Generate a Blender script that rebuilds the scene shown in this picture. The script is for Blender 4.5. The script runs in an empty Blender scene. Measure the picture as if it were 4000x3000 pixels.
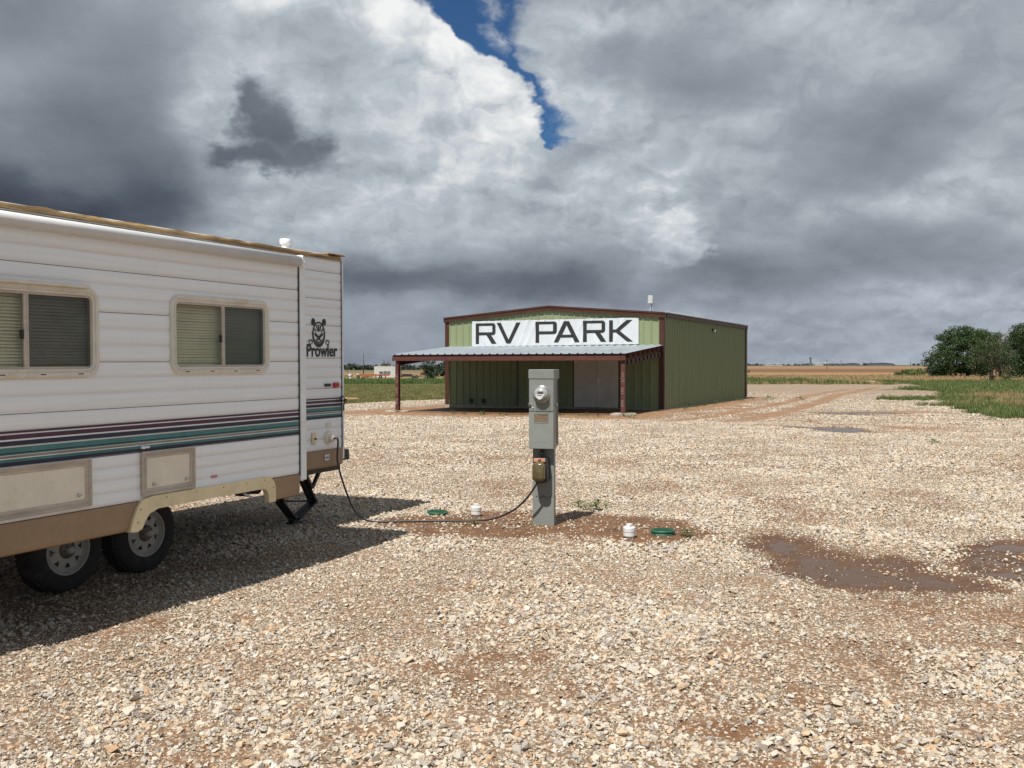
import bpy, bmesh, math, random
import numpy as np
from mathutils import Vector, Matrix
# ------------------------------------------------------------------ camera, world, sun
SUN_EL, SUN_AZ = math.radians(58.5), math.radians(28.0 + 180.0)   # compass bearing of the sun, clockwise from +Y
scene = bpy.context.scene
cam_d = bpy.data.cameras.new('camera'); cam = bpy.data.objects.new('camera', cam_d)
scene.collection.objects.link(cam); scene.camera = cam
cam_d.sensor_width = 36.0; cam_d.lens = 33.3; cam_d.clip_start = 0.1; cam_d.clip_end = 20000.0
cam.location = (0, 0, 1.8); cam.rotation_euler = (math.radians(90 - 1.161), 0, 0)
vs = scene.view_settings
vs.view_transform = 'Standard'; vs.look = 'None'; vs.exposure = 0.4; vs.gamma = 1.0; vs.use_curve_mapping = False

class N:
    """a socket with arithmetic, for writing node trees as expressions"""
    def __init__(s, tree, sock): s.t = tree; s.s = sock
    def _m(s, op, *a, clamp=False):
        n = s.t.nodes.new('ShaderNodeMath'); n.operation = op; n.use_clamp = clamp
        for i, v in enumerate((s,) + a):
            if isinstance(v, N): s.t.links.new(v.s, n.inputs[i])
            else: n.inputs[i].default_value = v
        return N(s.t, n.outputs[0])
    def __add__(s, o): return s._m('ADD', o)
    __radd__ = __add__
    def __mul__(s, o): return s._m('MULTIPLY', o)
    __rmul__ = __mul__
    def __sub__(s, o): return s._m('SUBTRACT', o)
    def __rsub__(s, o): return (s * -1.0) + o
    def __truediv__(s, o): return s._m('DIVIDE', o)
    def clamp(s): return s._m('ADD', 0.0, clamp=True)
    def abs(s): return s._m('ABSOLUTE')
    def max(s, o): return s._m('MAXIMUM', o)
    def min(s, o): return s._m('MINIMUM', o)
    def pow(s, o): return s._m('POWER', o)
    def smooth(s, a, b, lo=0.0, hi=1.0):
        n = s.t.nodes.new('ShaderNodeMapRange'); n.interpolation_type = 'SMOOTHSTEP'
        s.t.links.new(s.s, n.inputs[0])
        for i, v in enumerate((a, b, lo, hi)): n.inputs[1 + i].default_value = v
        return N(s.t, n.outputs[0])

def node(tree, kind, ins=None, **props):
    n = tree.nodes.new(kind)
    for k, v in props.items(): setattr(n, k, v)
    for k, v in (ins or {}).items():
        if isinstance(v, N): tree.links.new(v.s, n.inputs[k])
        elif v is not None: n.inputs[k].default_value = v
    return n

def mixrgb(tree, fac, a, b, blend='MIX'):
    n = tree.nodes.new('ShaderNodeMix'); n.data_type = 'RGBA'; n.blend_type = blend
    for i, v in ((0, fac), (6, a), (7, b)):
        if isinstance(v, N): tree.links.new(v.s, n.inputs[i])
        elif i == 0: n.inputs[0].default_value = v
        else: n.inputs[i].default_value = (*v[:3], 1)
    return N(tree, n.outputs[2])

def ramp(tree, fac, stops, interp='LINEAR'):
    n = tree.nodes.new('ShaderNodeValToRGB'); n.color_ramp.interpolation = interp
    e = n.color_ramp.elements
    while len(e) < len(stops): e.new(0.5)
    for i, (p, c) in enumerate(stops):
        e[i].position = p; e[i].color = (*(c if isinstance(c, (tuple, list)) else (c, c, c)), 1)
    tree.links.new(fac.s, n.inputs[0])
    return N(tree, n.outputs[0])

def noise(tree, vec, scale, detail=4.0, rough=0.5, dist=0.0, color=False, dims='3D', lac=2.0):
    n = tree.nodes.new('ShaderNodeTexNoise'); n.noise_dimensions = dims
    if vec is not None: tree.links.new(vec.s, n.inputs['Vector'])
    n.inputs['Scale'].default_value = scale; n.inputs['Detail'].default_value = detail
    n.inputs['Roughness'].default_value = rough; n.inputs['Distortion'].default_value = dist
    n.inputs['Lacunarity'].default_value = lac
    return N(tree, n.outputs['Color' if color else 'Fac'])

def vmath(tree, op, *a, out=0):
    n = tree.nodes.new('ShaderNodeVectorMath'); n.operation = op
    for i, v in enumerate(a):
        if isinstance(v, N): tree.links.new(v.s, n.inputs[i])
        elif op == 'SCALE' and i == 1: n.inputs[3].default_value = v
        else: n.inputs[i].default_value = v
    return N(tree, n.outputs[out])

def build_world():
    w = bpy.data.worlds.new('World'); scene.world = w; w.use_nodes = True
    t = w.node_tree; t.nodes.clear()
    out = t.nodes.new('ShaderNodeOutputWorld'); bg = t.nodes.new('ShaderNodeBackground')
    t.links.new(bg.outputs[0], out.inputs[0]); bg.inputs[1].default_value = 0.1
    sky = node(t, 'ShaderNodeTexSky', sky_type='NISHITA', sun_disc=False, sun_elevation=SUN_EL, sun_rotation=SUN_AZ,
               altitude=900.0, air_density=1.0, dust_density=0.6, ozone_density=2.2)
    tc = t.nodes.new('ShaderNodeTexCoord'); d = N(t, tc.outputs['Generated'])
    sep = t.nodes.new('ShaderNodeSeparateXYZ'); t.links.new(d.s, sep.inputs[0])
    x, y, z = (N(t, sep.outputs[i]) for i in range(3))
    az = x._m('ARCTAN2', y) * 57.29578
    el = z._m('ARCSINE') * 57.29578
    # cloud space: the cloud deck seen in perspective, features flatter and smaller towards the horizon
    q = vmath(t, 'DIVIDE', d, N(t, node(t, 'ShaderNodeCombineXYZ', {0: z.max(0.0) + 0.5, 1: z.max(0.0) + 0.5, 2: 1.0}).outputs[0]))
    def n2(v, sc, de, ro=0.55, color=False, kind='FBM', off=0.0, gain=1.0, lac=2.0):
        n = node(t, 'ShaderNodeTexNoise', {'Vector': v, 'Scale': sc, 'Detail': de, 'Roughness': ro, 'Lacunarity': lac}, noise_dimensions='2D', noise_type=kind, normalize=(kind == 'FBM'))
        if kind != 'FBM': n.inputs['Offset'].default_value = off
        if kind == 'RIDGED_MULTIFRACTAL': n.inputs['Gain'].default_value = gain
        return N(t, n.outputs['Color' if color else 'Fac'])
    w1 = vmath(t, 'SUBTRACT', n2(q, 3.0, 2.0, color=True), (0.5, 0.5, 0.5))
    w2 = vmath(t, 'SUBTRACT', n2(q, 11.0, 4.0, 0.62, color=True), (0.5, 0.5, 0.5))
    ae = t.nodes.new('ShaderNodeCombineXYZ'); t.links.new(az.s, ae.inputs[0]); t.links.new(el.s, ae.inputs[1])
    P0 = N(t, ae.outputs[0])
    PW = vmath(t, 'ADD', P0, vmath(t, 'MULTIPLY', w2, (3.4, 2.8, 0.0)))                                                             # billowy edge
    PS = vmath(t, 'ADD', P0, vmath(t, 'ADD', vmath(t, 'MULTIPLY', w1, (6.0, 3.4, 0.0)), vmath(t, 'MULTIPLY', w2, (1.5, 1.1, 0.0))))
    PD = vmath(t, 'ADD', P0, vmath(t, 'ADD', vmath(t, 'MULTIPLY', w1, (1.6, 1.2, 0.0)), vmath(t, 'MULTIPLY', w2, (3.2, 2.6, 0.0))))
    def spread(v):
        return N(t, node(t, 'ShaderNodeCombineXYZ', {0: v, 1: v, 2: v}).outputs[0])
    def vcurve(v, xs, cols):
        n = t.nodes.new('ShaderNodeVectorCurve'); n.mapping.use_clip = False; n.mapping.extend = 'HORIZONTAL'
        t.links.new(v.s, n.inputs['Vector'])
        for c, ys in zip(n.mapping.curves, cols):
            c.points[0].location = (xs[0], ys[0]); c.points[1].location = (xs[-1], ys[-1])
            for xx, yy in zip(xs[1:-1], ys[1:-1]): c.points.new(float(xx), float(yy))
            for p in c.points: p.handle_type = 'AUTO_CLAMPED'
        n.mapping.update(); return N(t, n.outputs[0])
    def sky_map(P):
        """large shapes of the cloud deck by bearing and height: a sum of products of curves"""
        azs = np.linspace(-32, 32, 61); els = np.linspace(0, 27, 49)
        A, E = np.meshgrid(azs, els)
        X = 1106 + 2046 * np.tan(np.radians(A)); Y = 788 - 2046 * np.tan(np.radians(E)) / np.cos(np.radians(A))
        V = np.full(A.shape, 150.0)
        for (px, py, rx, ry, rot, val, op) in SKY_LAYERS:
            c_, s_ = math.cos(math.radians(rot)), math.sin(math.radians(rot))
            dx, dy = X - px, Y - py
            rr = np.hypot((dx * c_ + dy * s_) / rx, (-dx * s_ + dy * c_) / ry)
            m = np.clip((1.35 - rr) / 0.75, 0, 1); m = m * m * (3 - 2 * m) * op
            V = V * (1 - m) + val * m
        lo = np.clip((Y - 640) / 30, 0, 1); V = V * (1 - lo) + (145 + 5 * np.sin(X / 160)) * lo
        V = V + 13.0 * np.clip((X - 1250) / 300, 0, 1)
        for _ in range(2):
            Vp = np.pad(V, 1, mode='edge'); V = (Vp[:-2, 1:-1] + 2 * Vp[1:-1, 1:-1] + Vp[2:, 1:-1]) / 4; Vp = np.pad(V, 1, mode='edge'); V = (Vp[1:-1, :-2] + 2 * Vp[1:-1, 1:-1] + Vp[1:-1, 2:]) / 4
        M = V / 255.0 - 0.55
        U, S, W = np.linalg.svd(M, full_matrices=False)
        sp = t.nodes.new('ShaderNodeSeparateXYZ'); t.links.new(P.s, sp.inputs[0])
        va = spread(N(t, sp.outputs[0]) * (1 / 32.0)); ve = spread(N(t, sp.outputs[1]) * (2 / 27.0) - 1.0)
        acc = None
        for k in range(0, 15, 3):
            fs, gs, wt = [], [], []
            for j in range(k, k + 3):
                g, f = U[:, j], W[j]; mg, mf = abs(g).max(), abs(f).max()
                gs.append(g / mg); fs.append(f / mf); wt.append(S[j] * mg * mf)
            fv = vmath(t, 'MULTIPLY', vcurve(va, azs / 32.0, fs), tuple(wt))
            r = vmath(t, 'DOT_PRODUCT', fv, vcurve(ve, els * 2 / 27.0 - 1.0, gs), out=1)
            acc = r if acc is None else acc + r
        return acc + 0.55
    # large and small billows; a second look a little towards the sun gives the puffs a lit and a shaded side
    qw = vmath(t, 'ADD', q, vmath(t, 'SCALE', w2, 0.05))
    qs = vmath(t, 'ADD', qw, (-0.020, -0.035, 0.0))
    big = n2(qw, 3.2, 4.0, 0.5)
    det = n2(qw, 9.0, 5.0, 0.58)
    emb = (det - n2(qs, 9.0, 5.0, 0.58))
    base = sky_map(PS)
    puff = base.smooth(0.50, 0.78, 0.12, 1.0)
    base = (base - 0.50) * 1.22 + 0.525
    def vor(v):
        n = node(t, 'ShaderNodeTexVoronoi', {'Vector': v, 'Scale': 15.0, 'Detail': 2.0, 'Roughness': 0.6, 'Lacunarity': 2.3}, voronoi_dimensions='2D', feature='F1', normalize=True); return N(t, n.outputs['Distance'])
    qv = vmath(t, 'ADD', q, vmath(t, 'SCALE', w2, 0.09))
    bil = vor(vmath(t, 'ADD', qv, (-0.012, -0.022, 0.0))) - vor(qv)
    lum = base + (big - 0.5) * 0.20 + (emb * 0.40 + bil * 0.20 + (det - 0.5) * 0.08) * puff
    # crisp sunlit heads rising out of the grey
    for grp, val, op in SKY_HEADS:
        hd = None
        for (px, py, rx, ry) in grp:
            a = math.degrees(math.atan((px - 1106) / 2046)); e = math.degrees(math.atan((788 - py) / 2046 * math.cos(math.radians(a)))); k = math.degrees(1 / 2046)
            m = node(t, 'ShaderNodeMapping', {0: PD}, vector_type='TEXTURE'); m.inputs['Location'].default_value = (a, e, 0); m.inputs['Scale'].default_value = (rx * k, ry * k, 1)
            L = vmath(t, 'LENGTH', N(t, m.outputs[0]), out=1); hd = L if hd is None else hd._m('SMOOTH_MIN', L, 0.35)
        hk = hd.smooth(1.15, 0.72) * hd.smooth(0.0, 0.85, 0.35, 1.0) * op
        lum = lum * (1.0 - hk) + (val + emb * 0.5 + (big - 0.5) * 0.2) * hk
    # the small dark cloud hanging in front of the bright one
    sdf = None
    for (px, py, rx, ry) in SKY_DARK:
        a = math.degrees(math.atan((px - 1106) / 2046)); e = math.degrees(math.atan((788 - py) / 2046 * math.cos(math.radians(a)))); k = math.degrees(1 / 2046)
        m = node(t, 'ShaderNodeMapping', {0: PD}, vector_type='TEXTURE')
        m.inputs['Location'].default_value = (a, e, 0); m.inputs['Scale'].default_value = (rx * k, ry * k, 1)
        L = vmath(t, 'LENGTH', N(t, m.outputs[0]), out=1)
        sdf = L if sdf is None else sdf._m('SMOOTH_MIN', L, 0.75)
    dk = sdf.smooth(1.25, 0.35) * 0.92
    lum = lum * (1.0 - dk) + (0.425 + (big - 0.5) * 0.16 + (det - 0.5) * 0.16) * dk
    lum = lum.clamp()
    col = ramp(t, lum, SKY_RAMP)
    col = mixrgb(t, el.smooth(8.0, 2.5, 0.0, 0.5), col, mixrgb(t, 1.0, col, (0.97, 0.985, 1.06), 'MULTIPLY'))
    # blue gap running down from the top, and a few more where the camera does not look
    def fcurve(v, pts, lo, hi):
        n = t.nodes.new('ShaderNodeFloatCurve'); c = n.mapping.curves[0]
        vn = (v - lo) / (hi - lo); t.links.new(vn.s, n.inputs['Value'])
        c.points[0].location = pts[0]; c.points[1].location = pts[-1]
        for p in pts[1:-1]: c.points.new(*p)
        n.mapping.update(); return N(t, n.outputs[0])
    sp2 = t.nodes.new('ShaderNodeSeparateXYZ'); t.links.new(PW.s, sp2.inputs[0]); wa, we = N(t, sp2.outputs[0]), N(t, sp2.outputs[1])
    E = lambda py: (math.degrees(math.atan((788 - py) / 2046)) - 5.0) / 30.0
    A = lambda px: (math.degrees(math.atan((px - 1106) / 2046)) + 10) / 20.0
    cen = fcurve(we, [(0, A(1260)), (E(330), A(1228)), (E(280), A(1205)), (E(200), A(1150)), (E(120), A(1095)), (E(0), A(1025)), (1, A(900))], 5.0, 35.0) * 20.0 - 10.0
    wid = fcurve(we, [(0, 0.0), (E(335), 0.0), (E(310), 0.09), (E(275), 0.21), (E(225), 0.13), (E(185), 0.15), (E(100), 0.27), (E(0), 0.50), (E(-100), 0.5), (1, 0.0)], 5.0, 35.0) * 6.6 - 0.15
    gap = (wid - (wa - cen).abs()) + (det - 0.5) * ((wa - cen).smooth(-0.3, 0.5) * 3.2 + 1.0)
    gap = (gap.smooth(-0.12, 0.5) * (wa - cen).smooth(0.6, -0.2) + gap.smooth(-0.5, 1.1) * (wa - cen).smooth(-0.2, 0.6)) * el.smooth(11.0, 11.8) * (1.0 - det.smooth(0.50, 0.66) * (wa - cen).smooth(-0.6, 0.8) * 0.75)
    elsewhere = n2(vmath(t, 'ADD', q, (3.1, 1.7, 0.0)), 1.3, 6.0, 0.55).smooth(0.60, 0.68) * (az.abs().smooth(34.0, 46.0).max(el.smooth(27.0, 36.0)))
    gap = gap.max(elsewhere)
    blue = vmath(t, 'MULTIPLY', N(t, sky.outputs[0]), SKY_BLUE)
    cloud = vmath(t, 'SCALE', col, 7.6)
    fin = mixrgb(t, gap, cloud, blue)
    t.links.new(fin.s, bg.inputs[0])
    try: w.cycles.sampling_method = 'MANUAL'; w.cycles.sample_map_resolution = 256
    except Exception: pass

def _lin(v): return ((v / 255 + 0.055) / 1.055) ** 2.4 if v > 10 else v / 255 / 12.92
SKY_RAMP = [(v / 255.0, tuple(_lin(c) for c in rgb)) for v, rgb in ((60, (55, 60, 70)), (95, (87, 95, 107)), (125, (118, 125, 134)), (160, (152, 160, 169)), (195, (187, 195, 202)), (225, (224, 227, 229)), (245, (242, 243, 243)))]
SKY_BLUE = (0.235, 0.385, 0.52)
SKY_HEADS = [([(1408, 440, 32, 38), (1436, 492, 44, 44), (1474, 556, 52, 40), (1380, 500, 50, 46)], 0.78, 0.55), ([(985, 350, 62, 40), (1030, 385, 58, 42), (940, 395, 60, 36)], 0.72, 0.6), ([(1190, 345, 60, 36), (1245, 320, 44, 30), (1150, 385, 70, 34)], 0.76, 0.6)]
SKY_DARK = [(548, 226, 36, 48), (588, 275, 72, 58), (655, 322, 62, 40), (570, 335, 118, 30), (486, 334, 46, 30)]
SKY_LAYERS = [  # x, y, rx, ry on a 2212 px wide map of the view, rotation, grey value, opacity
    (1250, 130, 200, 170, 0, 180, .9), (1700, 60, 180, 60, 0, 168, .8), (1500, 130, 270, 90, 0, 134, .9), (1480, 205, 190, 42, 0, 116, .9), (1340, 270, 120, 90, 0, 168, .9),
    (1850, 300, 250, 85, -18, 124, .9), (1800, 372, 170, 45, -8, 112, .9), (1640, 290, 80, 60, -30, 156, .8), (2140, 90, 150, 120, 0, 138, .8), (2200, 330, 90, 70, 0, 124, .8),
    (1960, 425, 260, 34, -8, 160, .8), (2130, 380, 120, 36, 0, 166, .8), (1900, 500, 330, 45, 0, 122, .8), (2000, 560, 330, 50, 0, 112, .8), (1650, 440, 230, 80, 0, 144, .8),
    (800, 240, 360, 270, 0, 174, .95), (900, 310, 260, 110, 0, 166, .8), (930, 60, 110, 80, 40, 216, .9), (1000, 130, 110, 70, 45, 216, .9), (1062, 200, 95, 60, 50, 214, .9), (1112, 260, 75, 50, 50, 206, .9),
    (850, 10, 150, 60, 0, 210, .8), (620, 10, 110, 40, 0, 196, .8), (745, 78, 130, 40, 15, 148, .9), (690, 140, 150, 55, 10, 158, .8), (900, 250, 110, 60, 0, 182, .6),
    (435, 235, 55, 75, 15, 204, .95), (470, 120, 55, 90, 0, 172, .9), (415, 480, 50, 60, 0, 178, .9), (500, 430, 120, 50, 0, 172, .7),
    (130, 190, 280, 230, 0, 144, .95), (60, 35, 190, 70, 0, 128, .95), (275, 30, 60, 40, 0, 168, .8), (345, 120, 110, 110, 0, 132, .95), (260, 210, 150, 110, 0, 130, .8), (150, 330, 290, 110, 0, 120, .9),
    (100, 450, 300, 60, 0, 70, .95), (290, 420, 120, 70, 0, 90, .9),
    (850, 430, 400, 80, 0, 172, .8), (1010, 350, 100, 60, 0, 192, .9), (1160, 420, 250, 80, 0, 176, .8), (1010, 440, 110, 45, 0, 156, .7), (920, 515, 240, 45, 0, 168, .8), (1290, 480, 120, 60, 0, 168, .7),
    (1428, 455, 52, 66, 0, 216, .95), (1470, 545, 66, 46, 0, 192, .9), (1340, 565, 190, 40, 0, 148, .8), (1100, 560, 230, 40, 0, 140, .7),
    (800, 606, 220, 26, 0, 88, .95), (1020, 614, 230, 22, 0, 86, .95), (1190, 600, 110, 36, 0, 102, .8), (1270, 635, 200, 22, 0, 94, .9), (1575, 585, 110, 52, 0, 98, .9), (1600, 620, 200, 26, 0, 94, .9),
]
build_world()
sun_d = bpy.data.lights.new('sun', 'SUN'); sun_d.energy = 5.0; sun_d.angle = math.radians(0.53); sun_d.color = (1.0, 0.95, 0.87)
sun = bpy.data.objects.new('sun', sun_d); scene.collection.objects.link(sun)
sun.rotation_euler = (math.pi / 2 - SUN_EL, 0, -(math.radians(28.0)))
# ------------------------------------------------------------------ helpers
rng = random.Random(7)
nrng = np.random.default_rng(11)
COL = scene.collection
PI = math.pi
ORD = ['first', 'second', 'third', 'fourth', 'fifth', 'sixth', 'seventh', 'eighth', 'ninth', 'tenth', 'eleventh', 'twelfth', 'thirteenth', 'fourteenth', 'fifteenth']
R = math.radians

def link(o, parent=None):
    COL.objects.link(o)
    if parent is not None: o.parent = parent
    return o

def tag(o, label=None, cat=None, group=None, kind=None):
    if label: o['label'] = label
    if cat: o['category'] = cat
    if group: o['group'] = group
    if kind: o['kind'] = kind
    return o

def empty(name, loc=(0, 0, 0), rz=0.0, parent=None, ry=0.0):
    o = bpy.data.objects.new(name, None); o.empty_display_size = 0.2
    o.location = loc; o.rotation_euler = (0, ry, rz)
    return link(o, parent)

def copy_tree(o, parent=None):
    c = o.copy(); COL.objects.link(c); c.parent = parent
    for ch in list(o.children): copy_tree(ch, c)
    return c

class MB:
    """collects shapes and links them as one mesh object"""
    def __init__(s): s.v = []; s.f = []; s.sm = []
    def add(s, vs, fs, smooth=False):
        b = len(s.v); s.v += [tuple(map(float, p)) for p in vs]
        for f in fs: s.f.append(tuple(b + i for i in f)); s.sm.append(smooth)
        return s
    def box(s, x0, x1, y0, y1, z0, z1, bev=0.0):
        x0, x1 = sorted((x0, x1)); y0, y1 = sorted((y0, y1)); z0, z1 = sorted((z0, z1))
        b = min(bev, (x1 - x0) / 2.01, (y1 - y0) / 2.01, (z1 - z0) / 2.01)
        if b <= 0:
            vs = [(x, y, z) for z in (z0, z1) for y in (y0, y1) for x in (x0, x1)]
            return s.add(vs, [(0, 2, 3, 1), (4, 5, 7, 6), (0, 1, 5, 4), (2, 6, 7, 3), (0, 4, 6, 2), (1, 3, 7, 5)])
        vs = []; idx = {}
        for sx in (0, 1):
            for sy in (0, 1):
                for sz in (0, 1):
                    X, Y, Z = (x0, x1)[sx], (y0, y1)[sy], (z0, z1)[sz]
                    dx, dy, dz = (b, -b)[sx], (b, -b)[sy], (b, -b)[sz]
                    for a, p in enumerate(((X, Y + dy, Z + dz), (X + dx, Y, Z + dz), (X + dx, Y + dy, Z))):
                        idx[sx, sy, sz, a] = len(vs); vs.append(p)
        I = lambda *k: idx[k]; fs = []
        for a in range(3):
            for sd in (0, 1):
                u, w = [k for k in range(3) if k != a]
                q = []
                for cu, cw in ((0, 0), (1, 0), (1, 1), (0, 1)):
                    k = [0, 0, 0]; k[a] = sd; k[u] = cu; k[w] = cw; q.append(I(*k, a))
                if (sd == 0) != (a == 1): q.reverse()
                fs.append(tuple(q))
        for a in range(3):
            u, w = [k for k in range(3) if k != a]
            for cu in (0, 1):
                for cw in (0, 1):
                    q = []
                    for e, pl_ in ((0, u), (1, u), (1, w), (0, w)):
                        k = [0, 0, 0]; k[a] = e; k[u] = cu; k[w] = cw; q.append(I(*k, pl_))
                    fs.append(tuple(q))
        for c in ((a, b_, c_) for a in (0, 1) for b_ in (0, 1) for c_ in (0, 1)):
            fs.append(tuple(I(*c, a) for a in range(3)))
        return s.add(vs, fs)
    def tube(s, pts, r, n=10, cap=True, smooth=True):
        """round bar through points; r a number or one per point"""
        P = [Vector(p) for p in pts]; rs = r if isinstance(r, (list, tuple)) else [r] * len(P)
        T = []
        for i in range(len(P)):
            d = (P[min(i + 1, len(P) - 1)] - P[max(i - 1, 0)]); T.append(d.normalized() if d.length > 1e-9 else Vector((0, 0, 1)))
        a = Vector((0, 0, 1)) if abs(T[0].z) < 0.9 else Vector((1, 0, 0))
        u = T[0].cross(a).normalized(); vs = []
        for p, t, rr in zip(P, T, rs):
            u = (u - t * u.dot(t)).normalized(); w = t.cross(u)
            for k in range(n):
                an = 2 * PI * k / n; vs.append(p + (u * math.cos(an) + w * math.sin(an)) * rr)
        fs = [(i * n + k, i * n + (k + 1) % n, (i + 1) * n + (k + 1) % n, (i + 1) * n + k) for i in range(len(P) - 1) for k in range(n)]
        s.add(vs, fs, smooth)
        if cap:
            b = len(s.v) - len(vs)
            s.f.append(tuple(b + k for k in reversed(range(n)))); s.sm.append(False)
            s.f.append(tuple(b + (len(P) - 1) * n + k for k in range(n))); s.sm.append(False)
        return s
    def bar(s, a, b, w, h, up=(0, 0, 1)):
        """square bar from a to b"""
        a, b = Vector(a), Vector(b); t = (b - a).normalized(); up = Vector(up)
        if abs(t.dot(up)) > 0.98: up = Vector((1, 0, 0))
        u = t.cross(up).normalized() * (w / 2); v = u.cross(t).normalized() * (h / 2)
        vs = [p + su * u + sv * v for p in (a, b) for su, sv in ((-1, -1), (1, -1), (1, 1), (-1, 1))]
        return s.add(vs, [(0, 1, 2, 3), (7, 6, 5, 4), (0, 4, 5, 1), (1, 5, 6, 2), (2, 6, 7, 3), (3, 7, 4, 0)])
    def lathe(s, prof, c=(0, 0, 0), axis='Z', n=32, smooth=True, cap=False):
        """profile of (radius, height) turned about an axis through c"""
        vs = []
        for r, h in prof:
            for k in range(n):
                a = 2 * PI * k / n; x, y = r * math.cos(a), r * math.sin(a)
                p = {'Z': (x, y, h), 'Y': (x, h, y), 'X': (h, x, y)}[axis]
                vs.append((c[0] + p[0], c[1] + p[1], c[2] + p[2]))
        fs = [(i * n + k, i * n + (k + 1) % n, (i + 1) * n + (k + 1) % n, (i + 1) * n + k) for i in range(len(prof) - 1) for k in range(n)]
        s.add(vs, fs, smooth); b = len(s.v) - len(vs)
        if cap and prof[0][0] > 1e-6: s.f.append(tuple(b + k for k in reversed(range(n)))); s.sm.append(False)
        if cap and prof[-1][0] > 1e-6: s.f.append(tuple(b + (len(prof) - 1) * n + k for k in range(n))); s.sm.append(False)
        return s
    def prism(s, poly, a0, a1, axis='Y'):
        """polygon (u, v) extruded from a0 to a1 along an axis"""
        m = {'Y': lambda u, v, w: (u, w, v), 'X': lambda u, v, w: (w, u, v), 'Z': lambda u, v, w: (u, v, w)}[axis]
        n = len(poly); vs = [m(u, v, a0) for u, v in poly] + [m(u, v, a1) for u, v in poly]
        return s.add(vs, [tuple(range(n)), tuple(reversed(range(n, 2 * n)))] + [(i, i + n, (i + 1) % n + n, (i + 1) % n) for i in range(n)])
    def loft(s, rings, closed=True, smooth=False):
        """rings of equal point count joined in order"""
        n = len(rings[0]); vs = [p for r in rings for p in r]
        m = n if closed else n - 1
        return s.add(vs, [(i * n + k, i * n + (k + 1) % n, (i + 1) * n + (k + 1) % n, (i + 1) * n + k) for i in range(len(rings) - 1) for k in range(m)], smooth)
    def mesh(s, name):
        me = bpy.data.meshes.new(name); me.from_pydata(s.v, [], s.f)
        me.polygons.foreach_set('use_smooth', s.sm)
        bm = bmesh.new(); bm.from_mesh(me); bmesh.ops.recalc_face_normals(bm, faces=bm.faces); bm.to_mesh(me); bm.free()
        return me
    def build(s, name, mat, parent=None, loc=None):
        me = s.mesh(name); me.materials.append(mat)
        o = bpy.data.objects.new(name, me)
        if loc is not None: o.location = loc
        return link(o, parent)

def rrect(x0, x1, z0, z1, r, n=6):
    """rounded rectangle outline, counter-clockwise in (x, z)"""
    out = []
    for cx, cz, a0 in ((x1 - r, z1 - r, 0), (x0 + r, z1 - r, 90), (x0 + r, z0 + r, 180), (x1 - r, z0 + r, 270)):
        for k in range(n + 1):
            a = R(a0 + 90 * k / n); out.append((cx + r * math.cos(a), cz + r * math.sin(a)))
    return out

def moulding(mb, x0, x1, z0, z1, r, prof, n=6):
    """frame round a rounded rectangle: profile of (inset, y)"""
    rings = []
    for ins, y in prof:
        rr = max(r - ins, 0.004)
        rings.append([(x, y, z) for x, z in rrect(x0 + ins, x1 - ins, z0 + ins, z1 - ins, rr, n)])
    return mb.loft(rings)

def strokes_mesh(name, splines, mat, parent, width=None, thick=0.001):
    """flat lettering: closed outlines (filled, holes allowed) in (x, y), as one mesh lying in the local XY plane"""
    cu = bpy.data.curves.new(name, 'CURVE'); cu.dimensions = '2D'; cu.fill_mode = 'BOTH'; cu.extrude = thick
    for pts in splines:
        sp = cu.splines.new('POLY'); sp.points.add(len(pts) - 1); sp.use_cyclic_u = True
        for p, q in zip(sp.points, pts): p.co = (q[0], q[1], 0, 1)
    tmp = bpy.data.objects.new(name, cu); COL.objects.link(tmp)
    bpy.context.view_layer.update()
    me = bpy.data.meshes.new_from_object(tmp.evaluated_get(bpy.context.evaluated_depsgraph_get()))
    bpy.data.objects.remove(tmp); bpy.data.curves.remove(cu)
    me.materials.clear(); me.materials.append(mat); me.name = name
    o = bpy.data.objects.new(name, me)
    return link(o, parent)

# ------------------------------------------------------------------ materials
def new_mat(name):
    m = bpy.data.materials.new(name); m.use_nodes = True; t = m.node_tree
    b = t.nodes['Principled BSDF']
    return m, t, b

def objco(t):
    return N(t, t.nodes.new('ShaderNodeTexCoord').outputs['Object'])
def posco(t):
    return N(t, t.nodes.new('ShaderNodeNewGeometry').outputs['Position'])
def attr(t, name):
    n = t.nodes.new('ShaderNodeAttribute'); n.attribute_name = name; return N(t, n.outputs['Fac'])
def bump(t, b, h, strength=0.3, dist=0.01):
    n = t.nodes.new('ShaderNodeBump'); n.inputs['Strength'].default_value = strength; n.inputs['Distance'].default_value = dist
    t.links.new(h.s, n.inputs['Height']); t.links.new(n.outputs[0], b.inputs['Normal'])
def sepxyz(t, v):
    n = t.nodes.new('ShaderNodeSeparateXYZ'); t.links.new(v.s, n.inputs[0]); return [N(t, n.outputs[i]) for i in range(3)]

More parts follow.
